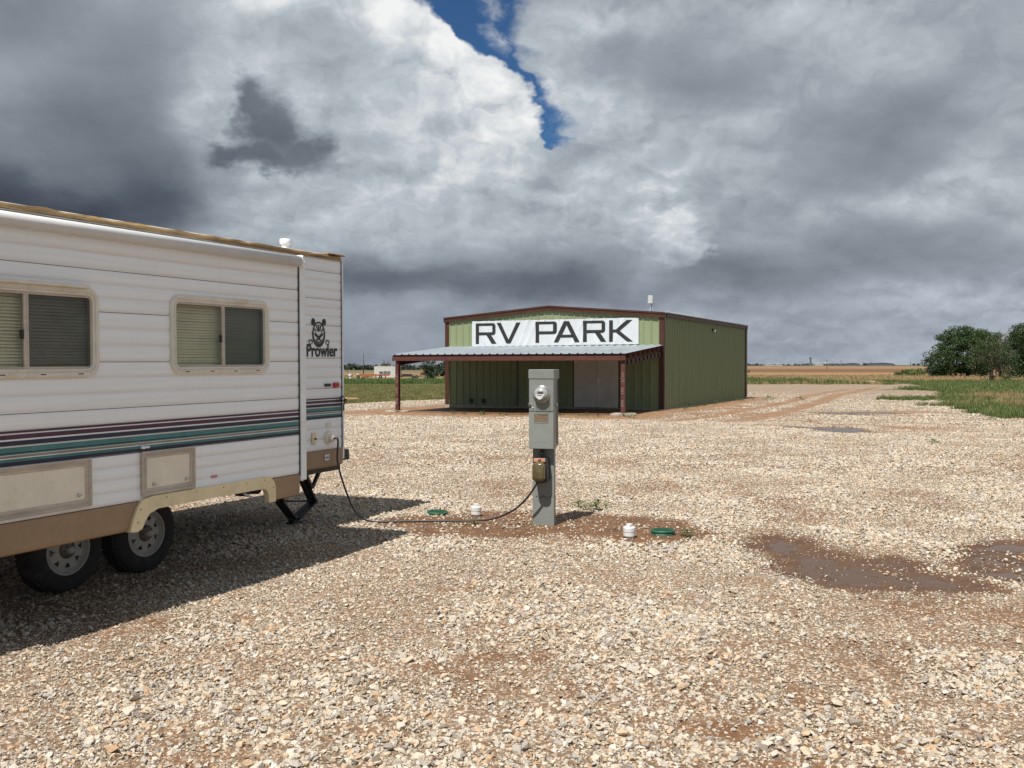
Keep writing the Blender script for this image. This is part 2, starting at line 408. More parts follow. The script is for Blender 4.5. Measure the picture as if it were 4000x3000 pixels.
def paint(name, c, rough=0.5, metal=0.0, var=0.12, scale=6.0, bmp=0.0, bscale=60.0, dirt=None, dirt_amt=0.0, spec=0.5, stretch=(1, 1, 1), coat=0.0):
    """painted / plastic / metal surface with slight mottling, wear and optional grime"""
    m, t, b = new_mat(name); co = objco(t)
    cs = vmath(t, 'MULTIPLY', co, stretch)
    n1 = noise(t, cs, scale, 5.0, 0.6); n2_ = noise(t, cs, scale * 7, 4.0, 0.6)
    k = n1 * 0.7 + n2_ * 0.3
    c2 = tuple(max(0, x * (1 - 2 * var)) for x in c); c3 = tuple(min(1, x * (1 + var)) for x in c)
    col = mixrgb(t, k.smooth(0.3, 0.7), c2, c3)
    if dirt:
        col = mixrgb(t, noise(t, cs, scale * 0.6, 7.0, 0.7).smooth(0.52, 0.72) * dirt_amt, col, dirt)
    t.links.new(col.s, b.inputs['Base Color'])
    rr = (k - 0.5) * 0.25 + rough
    t.links.new(rr.clamp().s, b.inputs['Roughness'])
    b.inputs['Metallic'].default_value = metal; b.inputs['Specular IOR Level'].default_value = spec
    if coat: b.inputs['Coat Weight'].default_value = coat
    if bmp: bump(t, b, noise(t, co, bscale, 4.0, 0.6), bmp, 0.004)
    return m

M = {}
M['white_trim'] = paint('white_trim', (0.80, 0.83, 0.86), 0.38, var=0.04, scale=3, dirt=(0.55, 0.45, 0.32), dirt_amt=0.25)
M['awning'] = paint('awning_vinyl', (0.58, 0.59, 0.60), 0.5, var=0.04, scale=2, dirt=(0.45, 0.38, 0.30), dirt_amt=0.25)
M['cream'] = paint('cream_plastic', (0.74, 0.64, 0.42), 0.45, var=0.07, scale=4, dirt=(0.45, 0.30, 0.14), dirt_amt=0.35)
M['tan_skirt'] = paint('tan_skirt', (0.30, 0.205, 0.125), 0.45, var=0.08, scale=2.5, dirt=(0.20, 0.13, 0.07), dirt_amt=0.3)
M['hatch_panel'] = paint('hatch_panel', (0.76, 0.71, 0.60), 0.5, var=0.05, scale=5, dirt=(0.45, 0.36, 0.26), dirt_amt=0.3)
M['alu_frame'] = paint('aged_aluminium_frame', (0.52, 0.47, 0.41), 0.42, metal=0.35, var=0.12, scale=9, dirt=(0.36, 0.23, 0.12), dirt_amt=0.6, stretch=(0.3, 1, 1))
M['win_frame'] = paint('window_frame', (0.70, 0.67, 0.60), 0.42, var=0.06, scale=6, dirt=(0.45, 0.32, 0.18), dirt_amt=0.45)
M['roof_edge'] = paint('weathered_roof_edge', (0.34, 0.22, 0.10), 0.7, var=0.3, scale=14, dirt=(0.60, 0.52, 0.38), dirt_amt=0.8, stretch=(0.18, 1, 1.5), bmp=0.3, bscale=40)
M['roof_white'] = paint('roof_membrane', (0.58, 0.56, 0.52), 0.7, var=0.1, scale=2)
M['black_steel'] = paint('black_steel', (0.022, 0.022, 0.024), 0.5, var=0.3, scale=12, dirt=(0.12, 0.07, 0.04), dirt_amt=0.25)
M['rubber'] = paint('tyre_rubber', (0.022, 0.022, 0.023), 0.85, var=0.25, scale=8, dirt=(0.13, 0.10, 0.08), dirt_amt=0.35)
M['cable'] = paint('cable_rubber', (0.014, 0.014, 0.015), 0.45, var=0.2, scale=20)
M['rim'] = paint('rim_silver', (0.40, 0.40, 0.375), 0.45, var=0.08, scale=14, dirt=(0.40, 0.33, 0.25), dirt_amt=0.4)
M['hub'] = paint('hub_grease', (0.16, 0.14, 0.12), 0.5, metal=0.4, var=0.3, scale=20)
M['chrome'] = paint('dull_chrome', (0.55, 0.54, 0.52), 0.25, metal=0.9, var=0.1, scale=30)
M['navy'] = paint('decal_navy', (0.012, 0.02, 0.05), 0.4, var=0.12, scale=10)
M['teal'] = paint('decal_teal', (0.055, 0.20, 0.21), 0.4, var=0.12, scale=10)
M['plum'] = paint('decal_plum', (0.07, 0.022, 0.05), 0.4, var=0.12, scale=10)
M['taupe'] = paint('decal_taupe', (0.28, 0.22, 0.165), 0.4, var=0.12, scale=10)
M['decal_black'] = paint('decal_black', (0.014, 0.018, 0.022), 0.45, var=0.15, scale=10)
M['red_lens'] = paint('red_lens', (0.50, 0.015, 0.02), 0.2, var=0.1, scale=20)
M['pvc'] = paint('white_pvc', (0.62, 0.62, 0.62), 0.35, var=0.03, scale=12, dirt=(0.5, 0.35, 0.2), dirt_amt=0.2)
M['green_lid'] = paint('green_plastic', (0.018, 0.095, 0.052), 0.5, var=0.12, scale=16, dirt=(0.24, 0.15, 0.08), dirt_amt=0.25)
M['dark_green'] = paint('green_plastic_rim', (0.012, 0.06, 0.035), 0.6, var=0.12, scale=16, dirt=(0.2, 0.12, 0.06), dirt_amt=0.4)
M['ped_grey'] = paint('pedestal_grey_enamel', (0.195, 0.212, 0.202), 0.42, var=0.06, scale=5, dirt=(0.18, 0.15, 0.12), dirt_amt=0.3)
M['ped_dark'] = paint('pedestal_seam', (0.06, 0.062, 0.06), 0.6)
M['smoke'] = paint('smoked_cover', (0.11, 0.09, 0.045), 0.12, var=0.25, scale=12, coat=0.5)
M['copper'] = paint('orange_label', (0.55, 0.27, 0.17), 0.4, var=0.15, scale=30)
M['dial'] = paint('meter_dial', (0.36, 0.37, 0.38), 0.35, var=0.05, scale=30)
M['green_wall'] = paint('sage_green_steel', (0.215, 0.255, 0.150), 0.45, spec=0.12, var=0.06, scale=1.2, dirt=(0.17, 0.15, 0.09), dirt_amt=0.3, stretch=(1, 1, 0.3))
M['brown_trim'] = paint('red_brown_steel', (0.062, 0.028, 0.020), 0.42, spec=0.25, var=0.08, scale=2, dirt=(0.2, 0.11, 0.07), dirt_amt=0.2)
M['oxide'] = paint('red_oxide_steel', (0.085, 0.026, 0.020), 0.6, var=0.12, scale=4, dirt=(0.09, 0.035, 0.025), dirt_amt=0.5)
M['galv'] = paint('galvalume', (0.39, 0.44, 0.48), 0.32, metal=0.25, var=0.06, scale=2, dirt=(0.42, 0.42, 0.42), dirt_amt=0.25, stretch=(1, 0.25, 1))
M['door_white'] = paint('door_white', (0.52, 0.50, 0.45), 0.5, var=0.06, scale=2, spec=0.2, dirt=(0.30, 0.22, 0.15), dirt_amt=0.3)
M['concrete'] = paint('concrete', (0.33, 0.30, 0.25), 0.9, var=0.15, scale=5, bmp=0.5, bscale=40, dirt=(0.28, 0.17, 0.09), dirt_amt=0.4)
M['banner_white'] = paint('banner_vinyl', (0.52, 0.555, 0.585), 0.38, var=0.03, scale=2)
M['banner_black'] = paint('banner_ink', (0.022, 0.021, 0.022), 0.45, var=0.1, scale=4)
M['chalk'] = paint('chalk_marker', (0.55, 0.40, 0.37), 0.8, var=0.1, scale=30)
M['wood_grey'] = paint('weathered_pole', (0.08, 0.068, 0.055), 0.9, var=0.2, scale=8)
M['bark'] = paint('bark', (0.085, 0.062, 0.045), 0.9, var=0.3, scale=10, bmp=0.6, bscale=25)
M['twig'] = paint('bare_twigs', (0.16, 0.125, 0.095), 0.9, var=0.2, scale=6)
M['cont_white'] = paint('container_white', (0.46, 0.46, 0.44), 0.6, var=0.08, scale=1.5, dirt=(0.30, 0.22, 0.16), dirt_amt=0.4)
M['cont_grey'] = paint('container_grey', (0.16, 0.18, 0.20), 0.6, var=0.1, scale=1.5)
M['orange'] = paint('faded_orange', (0.34, 0.085, 0.03), 0.6, var=0.15, scale=2)
M['rust'] = paint('rusty_iron', (0.16, 0.075, 0.04), 0.85, var=0.3, scale=6)
M['white_far'] = paint('white_metal', (0.42, 0.42, 0.41), 0.5, var=0.05, scale=1)
M['grey_far'] = paint('grey_metal', (0.11, 0.12, 0.13), 0.6, var=0.1, scale=1)
M['interior'] = paint('dark_interior', (0.035, 0.032, 0.028), 0.9)
M['blind'] = paint('cream_blind', (0.84, 0.80, 0.64), 0.6, var=0.06, scale=3)
M['sticker'] = paint('sticker_white', (0.72, 0.72, 0.74), 0.5, var=0.03)
M['sticker_blue'] = paint('sticker_blue', (0.03, 0.08, 0.25), 0.5, var=0.03)
M['pink'] = paint('sticker_pink', (0.55, 0.16, 0.24), 0.5, var=0.05)

def siding_mat():
    m, t, b = new_mat('ribbed_white_siding'); co = objco(t); x, y, z = sepxyz(t, co)
    streak = noise(t, vmath(t, 'MULTIPLY', co, (0.35, 1.0, 14.0)), 3.0, 5.0, 0.65)
    drip = noise(t, vmath(t, 'MULTIPLY', co, (9.0, 1.0, 0.5)), 2.0, 4.0, 0.6)
    rib = attr(t, 'groove')
    col = mixrgb(t, streak.smooth(0.35, 0.65), (0.80, 0.835, 0.87), (0.85, 0.89, 0.93))
    g = (rib * streak.smooth(0.25, 0.6)).clamp() * 0.42
    col = mixrgb(t, g, col, (0.56, 0.44, 0.31))
    col = mixrgb(t, drip.smooth(0.56, 0.78) * 0.14, col, (0.52, 0.44, 0.34))
    t.links.new(col.s, b.inputs['Base Color'])
    t.links.new(((streak - 0.5) * 0.2 + 0.36).s, b.inputs['Roughness'])
    bump(t, b, noise(t, vmath(t, 'MULTIPLY', co, (2.0, 2.0, 6.0)), 1.0, 4.0, 0.6), 0.35, 0.012)
    return m
M['siding'] = siding_mat()

def glass_mat(name, tint, refl=1.0):
    m, t, b = new_mat(name); t.nodes.remove(b)
    out = t.nodes['Material Output']
    tr = t.nodes.new('ShaderNodeBsdfTransparent'); tr.inputs[0].default_value = (*tint, 1)
    gl = t.nodes.new('ShaderNodeBsdfGlossy'); gl.inputs['Roughness'].default_value = 0.02; gl.inputs[0].default_value = (refl, refl, refl, 1)
    fr = t.nodes.new('ShaderNodeFresnel'); fr.inputs[0].default_value = 1.5
    mx = t.nodes.new('ShaderNodeMixShader')
    bk = N(t, t.nodes.new('ShaderNodeNewGeometry').outputs['Backfacing']); t.links.new((N(t, fr.outputs[0]) * (1.0 - bk)).s, mx.inputs[0]); t.links.new(tr.outputs[0], mx.inputs[1]); t.links.new(gl.outputs[0], mx.inputs[2]); t.links.new(mx.outputs[0], out.inputs[0])
    return m
M['glass'] = glass_mat('window_glass', (0.93, 0.93, 0.88))
M['glass_screen'] = glass_mat('window_glass_behind_screen', (0.66, 0.66, 0.62))
M['clear'] = glass_mat('clear_cover', (0.9, 0.9, 0.9))
M['amber'] = glass_mat('breaker_window', (0.80, 0.77, 0.72))

def foliage_mat(name, dark, light, trans=0.25):
    m, t, b = new_mat(name)
    oi = t.nodes.new('ShaderNodeObjectInfo'); rnd = N(t, oi.outputs['Random'])
    n1 = noise(t, posco(t), 0.9, 3.0, 0.6); n2_ = noise(t, posco(t), 9.0, 2.0, 0.6)
    k = (rnd * 0.35 + n1 * 0.45 + n2_ * 0.35 - 0.08).clamp()
    col = mixrgb(t, k.smooth(0.2, 0.8), dark, light)
    t.links.new(col.s, b.inputs['Base Color']); b.inputs['Roughness'].default_value = 0.55
    out = t.nodes['Material Output']
    tl = t.nodes.new('ShaderNodeBsdfTranslucent'); t.links.new(mixrgb(t, 0.5, col, (light[0] * 1.3, light[1] * 1.4, light[2])).s, tl.inputs[0])
    mx = t.nodes.new('ShaderNodeMixShader'); mx.inputs[0].default_value = trans
    t.links.new(b.outputs[0], mx.inputs[1]); t.links.new(tl.outputs[0], mx.inputs[2]); t.links.new(mx.outputs[0], out.inputs[0])
    return m
M['leaf_dark'] = foliage_mat('leaf_dark', (0.010, 0.024, 0.007), (0.045, 0.085, 0.019), 0.18)
M['leaf_mid'] = foliage_mat('leaf_mid', (0.020, 0.045, 0.012), (0.085, 0.135, 0.03))
M['leaf_cedar'] = foliage_mat('leaf_cedar', (0.010, 0.024, 0.012), (0.035, 0.06, 0.022), 0.1)
M['leaf_far'] = foliage_mat('leaf_far', (0.02, 0.032, 0.022), (0.045, 0.06, 0.035), 0.1)
M['grass'] = foliage_mat('grass_green', (0.045, 0.075, 0.015), (0.15, 0.19, 0.05), 0.28)
M['grass_lawn'] = foliage_mat('lawn_green', (0.085, 0.092, 0.026), (0.22, 0.205, 0.075), 0.25)
M['grass_dry'] = foliage_mat('grass_dry', (0.20, 0.13, 0.06), (0.42, 0.31, 0.15), 0.2)
M['weed'] = foliage_mat('weed_green', (0.03, 0.06, 0.012), (0.11, 0.17, 0.04), 0.25)
# ------------------------------------------------------------------ ground
def _hash(ix, iy, seed):
    h = (ix.astype(np.int64) * 374761393 + iy.astype(np.int64) * 668265263 + seed * 1442695041) & 0xffffffff
    h = ((h ^ (h >> 13)) * 1274126177) & 0xffffffff
    return ((h ^ (h >> 16)) & 0xffff) / 65535.0
def vnoise(x, y, seed=0):
    ix, iy = np.floor(x), np.floor(y); fx, fy = x - ix, y - iy
    fx = fx * fx * (3 - 2 * fx); fy = fy * fy * (3 - 2 * fy)
    a, b, c, d = _hash(ix, iy, seed), _hash(ix + 1, iy, seed), _hash(ix, iy + 1, seed), _hash(ix + 1, iy + 1, seed)
    return (a * (1 - fx) + b * fx) * (1 - fy) + (c * (1 - fx) + d * fx) * fy
def fbm(x, y, sc, oct_=4, seed=0, rough=0.5):
    v = np.zeros_like(x, dtype=float); amp = 1.0; tot = 0.0
    for o in range(oct_):
        v += amp * vnoise(x * sc, y * sc, seed + o * 17); tot += amp; amp *= rough; sc *= 2.03
    return v / tot
def sst(a, b, x):
    k = np.clip((x - a) / (b - a), 0, 1); return k * k * (3 - 2 * k)
def in_poly(poly, x, y, soft):
    """signed distance style mask: 1 inside, falling to 0 over 'soft' metres outside"""
    d = np.full(x.shape, 1e9); ins = np.zeros(x.shape, bool); n = len(poly)
    for i in range(n):
        (x0, y0), (x1, y1) = poly[i], poly[(i + 1) % n]
        ex, ey = x1 - x0, y1 - y0
        k = np.clip(((x - x0) * ex + (y - y0) * ey) / (ex * ex + ey * ey + 1e-12), 0, 1)
        d = np.minimum(d, np.hypot(x - x0 - k * ex, y - y0 - k * ey))
        if y0 != y1:
            c = ((y0 > y) != (y1 > y)) & (x < (x1 - x0) * (y - y0) / (y1 - y0) + x0); ins ^= c
    sd = np.where(ins, -d, d)
    return sst(soft, -soft, sd)
def polyline_d(pts, x, y):
    d = np.full(x.shape, 1e9)
    for (x0, y0), (x1, y1) in zip(pts[:-1], pts[1:]):
        ex, ey = x1 - x0, y1 - y0
        k = np.clip(((x - x0) * ex + (y - y0) * ey) / (ex * ex + ey * ey), 0, 1)
        d = np.minimum(d, np.hypot(x - x0 - k * ex, y - y0 - k * ey))
    return d

MOUND = [(-1.35, 10.3), (-1.23, 11.0), (-0.6, 11.5), (0.2, 11.6), (0.81, 11.35), (1.6, 11.1), (1.99, 10.58), (2.0, 10.0), (1.6, 9.6), (0.91, 9.65), (0.21, 9.9), (-0.6, 9.8), (-1.05, 9.9)]
PUD_A = [(2.66, 9.87), (2.93, 9.74), (3.15, 9.24), (3.38, 8.91), (3.6, 8.59), (3.8, 8.12), (3.75, 7.77), (3.27, 7.53), (2.95, 7.5), (2.72, 7.75), (2.58, 8.1), (2.63, 8.8)]
PUD_B = [(4.2, 9.0), (4.6, 9.3), (5.4, 9.5), (6.2, 8.9), (5.2, 7.7), (4.4, 7.9), (4.08, 8.3)]
TRACKS = [([(5.0, 30.0), (7.2, 33.3), (9.6, 38.6), (12.2, 43.3), (16.3, 52.6), (19.8, 60.4), (25.3, 70.9)], 0.32),
          ([(6.9, 29.8), (8.6, 32.4), (11.3, 38.0), (14.2, 44.1), (20.0, 57.6), (29.3, 76.2)], 0.36),
          ([(7.4, 28.6), (8.4, 27.7), (9.4, 27.1)], 0.14), ([(9.2, 30.3), (9.5, 28.7), (10.7, 28.2), (11.3, 26.8), (12.3, 25.6), (13.6, 24.6)], 0.13),
          ([(8.6, 30.6), (9.6, 29.6), (11.0, 29.0), (12.6, 28.8), (14.2, 27.6)], 0.10), ([(10.4, 36.0), (11.0, 34.6), (12.4, 33.6), (14.2, 33.2)], 0.14), ([(10.9, 36.6), (11.6, 35.3), (12.8, 34.4), (14.6, 34.0)], 0.12)]

def masks(x, y):
    """what covers the ground at (x, y): bare red dirt, standing water / wet mud, grass, pale road, crop field"""
    n1 = fbm(x, y, 0.9, 5, 3); n2_ = fbm(x, y, 0.35, 4, 9); n3 = fbm(x, y, 3.0, 4, 21)
    wx, wy = x + (fbm(x, y, 1.5, 4, 31) - 0.5) * 0.9, y + (fbm(x, y, 1.5, 4, 37) - 0.5) * 0.9
    d = in_poly(MOUND, wx, wy, 0.25) * (0.74 + 0.36 * sst(0.3, 0.6, n3))
    pa, pb = in_poly(PUD_A, wx, wy, 0.25), in_poly(PUD_B, wx, wy, 0.25)
    d = np.maximum(d, sst(0.10, 0.55, np.maximum(in_poly(PUD_A, wx, wy, 0.85), in_poly(PUD_B, wx, wy, 0.8))) * (0.72 + 0.4 * sst(0.3, 0.6, n3)))
    w = np.maximum(pa, pb) * sst(0.45, 0.55, n3 * 0.5 + n1 * 0.2 + fbm(x, y, 9.0, 3, 61) * 0.3)
    damp_shade = sst(0.05, 0.5, np.maximum(in_poly(PUD_A, wx, wy, 0.9), in_poly(PUD_B, wx, wy, 0.9)))
    damp_shade = np.maximum(damp_shade, 0.42 * in_poly(MOUND, wx, wy, 0.3))
    # stains in the foreground, and thin gravel here and there
    for (px, py, rx, ry, s) in ((-0.2, 5.6, 1.3, 1.7, .46), (0.1, 7.4, 1.6, 0.9, .34), (1.35, 4.7, 1.0, 0.9, .64), (2.0, 5.7, 0.8, 0.8, .44), (3.3, 6.9, 1.6, 0.6, .48), (-2.2, 6.0, 1.0, .8, .26), (4.2, 7.2, 1.2, .5, .5), (-1.0, 4.4, .8, .4, .2), (-1.7, 18.4, 3.4, .55, .5), (2.4, 10.3, .35, .3, .4)):
        r_ = np.hypot((wx - px) / rx, (wy - py) / ry); d = np.maximum(d, sst(1.35, 0.0, r_) * s * (0.30 + 1.1 * sst(0.32, 0.68, fbm(x, y, 5.0, 4, 91) * .6 + n3 * .4)))
    d = np.maximum(d, 0.45 * sst(0.52, 0.72, n1) * sst(40, 10, y))
    # tyre tracks and worn ground by the building and the far puddles
    for pts, wd in TRACKS:
        dd = polyline_d(pts, x + (n1 - 0.5) * 0.5, y + (n2_ - 0.5) * 0.6)
        d = np.maximum(d, sst(wd * 1.7, wd * 0.5, dd) * (0.55 + 0.5 * sst(0.3, 0.6, n1)))
    for (px, py, rx, ry, s) in ((13.3, 35.4, 3.6, 2.2, .62), (10.4, 26.8, 2.6, 2.0, .6), (8.0, 34.0, 3.0, 2.6, .55), (9.2, 40.0, 2.2, 4.5, .6), (11.0, 45.5, 2.0, 3.2, .5)):
        r_ = np.hypot((wx - px) / rx, (wy - py) / ry); d = np.maximum(d, sst(1.25, 0.35, r_) * s * (0.4 + 0.9 * sst(0.3, 0.7, n1)))
    for (px, py, rx, ry) in ((13.0, 35.5, 1.55, 0.75), (9.2, 26.4, 0.75, 1.15), (8.2, 27.2, 0.6, 0.35)):
        r_ = np.hypot((wx - px) / rx, (wy - py) / ry); w = np.maximum(w, sst(1.1, 0.8, r_)); damp_shade = np.maximum(damp_shade, sst(1.6, 0.9, r_)); d = np.maximum(d, sst(1.5, 0.9, r_))
    # strip of bare earth round the steel building
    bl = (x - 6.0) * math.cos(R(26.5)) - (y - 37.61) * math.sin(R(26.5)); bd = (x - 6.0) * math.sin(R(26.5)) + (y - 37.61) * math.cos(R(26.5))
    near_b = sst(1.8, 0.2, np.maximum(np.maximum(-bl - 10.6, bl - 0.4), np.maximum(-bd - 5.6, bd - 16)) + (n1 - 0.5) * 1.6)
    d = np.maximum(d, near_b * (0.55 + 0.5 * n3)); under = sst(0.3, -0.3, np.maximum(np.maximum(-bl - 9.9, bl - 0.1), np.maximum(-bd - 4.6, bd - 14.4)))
    d = np.maximum(d, under); damp_shade = np.maximum(damp_shade, under * 0.9)  # porch shade painted into the ground: dry earth under the roof darkened
    # grass: right-hand lawn, the lawn beyond the building on the left, verges and fields
    xb = np.interp(y, [30, 31.4, 34.1, 38, 45.9, 63.4, 88.8, 98], [17.2, 17.0, 17.4, 17.9, 21.1, 29.0, 37.5, 39.7])
    gw = (n2_ - 0.5) * 2.4 + (n1 - 0.5) * 1.4
    g = sst(-0.7, 0.7, x - xb + gw) * sst(30.6, 32.2, y + gw * 0.5)
    for (px, py, rx, ry) in ((21.5, 48.6, 3.2, 1.6), (29.5, 68.5, 4.0, 2.6), (19.5, 41.5, 2.0, 0.8)):
        r_ = np.hypot((x - px + (n1 - .5) * 2) / rx, (y - py) / ry); g = np.maximum(g, sst(1.2, 0.6, r_) * sst(0.38, 0.5, n1))
    g = np.maximum(g, sst(-0.6, 0.6, y - (45.8 + (x + 8.1) * 1.45) + gw * 0.6) * sst(4.0, 2.0, x))
    g = np.maximum(g, sst(84, 90, y + gw * 2 - 4.0 * sst(33, 40, x)))
    g = np.maximum(g, sst(26, 34, -x + gw)); g = np.maximum(g, sst(6, 14, -y - 30 + gw))
    road = sst(0.9, 0.2, np.abs(y - (102.5 - (x - 40) * 0.03) + (n2_ - .5) * 1.5) / 4.2) * sst(30.5, 33.0, x + gw * .5)
    road = np.maximum(road, sst(1.0, 0.3, np.abs(y - 93.5 + (n2_ - .5) * 1.0) / 1.3) * sst(12, 4, x) * sst(0.36, 0.5, n2_ + (n1 - .5) * .3))
    g = g * (1 - road)
    f = sst(118, 135, y + gw * 4) * (1 - road)
    return dict(dirt=np.clip(d * (1 - road), 0, 1), wet=np.clip(w, 0, 1), damp_shade=np.clip(damp_shade, 0, 1), grass=np.clip(g, 0, 1), road=np.clip(road, 0, 1), field=np.clip(f, 0, 1))

def height(x, y):
    q = x / np.maximum(y, 1.0)
    left = sst(0.03, -0.09, q)
    h = left * (-1.0 * sst(70, 220, y) - 5.3 * sst(230, 1500, y))
    h = h - 0.09 * sst(5, -3, x) * sst(27, 36, y)
    h = h + 0.035 * in_poly(MOUND, x, y, 0.5) + (fbm(x, y, 0.5, 4, 5) - 0.5) * 0.05 * sst(70, 30, y)
    pd = np.maximum(in_poly(PUD_A, x, y, 0.5), in_poly(PUD_B, x, y, 0.5))
    h = h * (1 - pd) - 0.02 * pd
    far = np.maximum(sst(1.7, 0.9, np.hypot((x - 13.0) / 1.9, (y - 35.5) / 1.1)), sst(1.7, 0.9, np.hypot((x - 9.2) / 0.9, (y - 26.4) / 1.3)))
    h = h * (1 - far) - 0.02 * far
    return h
def h1(x, y): return float(height(np.array([float(x)]), np.array([float(y)]))[0])

def ground_mat():
    m, t, b = new_mat('yard_ground'); p = posco(t); px, py, pz = sepxyz(t, p)
    dirt, wet, damp_shade, grass, road, field = (attr(t, k) for k in ('dirt', 'wet', 'damp_shade', 'grass', 'road', 'field'))
    fine = noise(t, p, 45.0, 4.0, 0.65); mid = noise(t, p, 4.0, 5.0, 0.6); big = noise(t, p, 0.25, 4.0, 0.55)
    vo = node(t, 'ShaderNodeTexVoronoi', {'Vector': p, 'Scale': 30.0}); vd = N(t, vo.outputs['Distance']); vc = N(t, vo.outputs['Color'])
    r1, r2, r3 = sepxyz(t, vc)
    gcol = ramp(t, r1, [(0.0, (0.42, 0.31, 0.20)), (0.2, (0.62, 0.50, 0.37)), (0.45, (0.60, 0.55, 0.47)), (0.65, (0.50, 0.48, 0.44)), (0.8, (0.72, 0.62, 0.49)), (1.0, (0.78, 0.72, 0.62))])
    coarse = noise(t, p, 7.0, 3.0, 0.7)
    gcol = mixrgb(t, coarse.smooth(0.62, 0.38) * 0.30, gcol, (0.30, 0.20, 0.12))
    gcol = mixrgb(t, py.smooth(45.0, 18.0) * (px / py.max(1.0)).abs().smooth(0.95, 0.66) * 0.55, gcol, mixrgb(t, fine.smooth(0.35, 0.65), (0.20, 0.105, 0.046), (0.44, 0.27, 0.145)))
    gcol = mixrgb(t, vd.smooth(0.30, 0.52) * 0.85, gcol, (0.20, 0.115, 0.06))
    dcol = mixrgb(t, (mid * 0.6 + fine * 0.4).smooth(0.35, 0.65), (0.135, 0.060, 0.024), (0.265, 0.135, 0.058))
    dcol = mixrgb(t, py.smooth(14.0, 30.0) * 0.55, dcol, mixrgb(t, mid.smooth(0.35, 0.65), (0.30, 0.165, 0.085), (0.46, 0.29, 0.165)))
    dk = (dirt + (r2 - 0.5) * 0.5 * (1.0 - damp_shade) + (fine - 0.5) * 0.4).smooth(0.30, 0.66)
    col = mixrgb(t, dk, gcol, dcol)
    col = mixrgb(t, damp_shade * 0.9, col, mixrgb(t, 0.65, col, (0.055, 0.028, 0.013)))  # darkens wet mud and the mound, and paints the shade under the porch
    col = mixrgb(t, (road + (fine - 0.5) * 0.5).smooth(0.35, 0.6), col, (0.66, 0.58, 0.46))
    col = vmath(t, 'SCALE', col, 0.76)
    # grass-covered soil
    soil = mixrgb(t, (mid * 0.5 + fine * 0.5).smooth(0.35, 0.65), (0.062, 0.070, 0.022), (0.16, 0.150, 0.055))
    soil = mixrgb(t, big.smooth(0.45, 0.7) * 0.6, soil, (0.24, 0.185, 0.085))
    # fields: stubble in long bands across the view
    band = noise(t, vmath(t, 'MULTIPLY', p, (0.004, 0.06, 0.0)), 1.0, 4.0, 0.55)
    yl = py._m('LOGARITHM', 10.0)
    fr = ramp(t, ((yl - 2.0) / 1.4 + (band - 0.5) * 0.10).clamp(), [(0.06, (0.15, 0.12, 0.045)), (0.15, (0.18, 0.125, 0.05)), (0.19, (0.36, 0.205, 0.075)), (0.24, (0.30, 0.155, 0.055)), (0.28, (0.135, 0.062, 0.023)), (0.43, (0.165, 0.078, 0.03)), (0.49, (0.29, 0.16, 0.072)), (0.66, (0.27, 0.155, 0.075)), (0.75, (0.17, 0.135, 0.07)), (0.93, (0.07, 0.08, 0.045))])
    lf = ramp(t, ((yl - 2.0) / 1.4 + (band - 0.5) * 0.06).clamp(), [(0.10, (0.10, 0.115, 0.03)), (0.20, (0.15, 0.135, 0.04)), (0.28, (0.27, 0.175, 0.075)), (0.42, (0.20, 0.115, 0.06)), (0.55, (0.12, 0.115, 0.045)), (0.66, (0.10, 0.125, 0.05)), (0.85, (0.08, 0.09, 0.05))])
    q = px / py.max(1.0)
    fcol = mixrgb(t, q.smooth(-0.04, 0.06), lf, fr)
    fcol = mixrgb(t, 0.12, fcol, mixrgb(t, noise(t, p, 0.6, 5.0, 0.7).smooth(0.3, 0.7), (0.12, 0.085, 0.035), (0.38, 0.26, 0.12)))
    col = mixrgb(t, (grass + (fine - 0.5) * 0.6 + (mid - 0.5) * 0.4).smooth(0.35, 0.65), col, soil)
    col = mixrgb(t, field, col, vmath(t, 'SCALE', fcol, 0.78))
    # standing muddy water
    wk = (wet + (fine - 0.5) * 0.12).smooth(0.45, 0.60)
    col = mixrgb(t, wk, col, (0.092, 0.050, 0.027))
    t.links.new(col.s, b.inputs['Base Color'])
    rough = (0.92 - damp_shade * 0.25) * (1.0 - wk) + wk * 0.14
    t.links.new(rough.s, b.inputs['Roughness'])
    t.links.new((0.5 - wk * 0.40).s, b.inputs['Specular IOR Level'])
    hgt = ((1.0 - vd) * 1.2 * (1.0 - dk * 0.7) + fine * 0.7) * (1.0 - wk)
    bump(t, b, hgt, 1.0, 0.016)
    return m

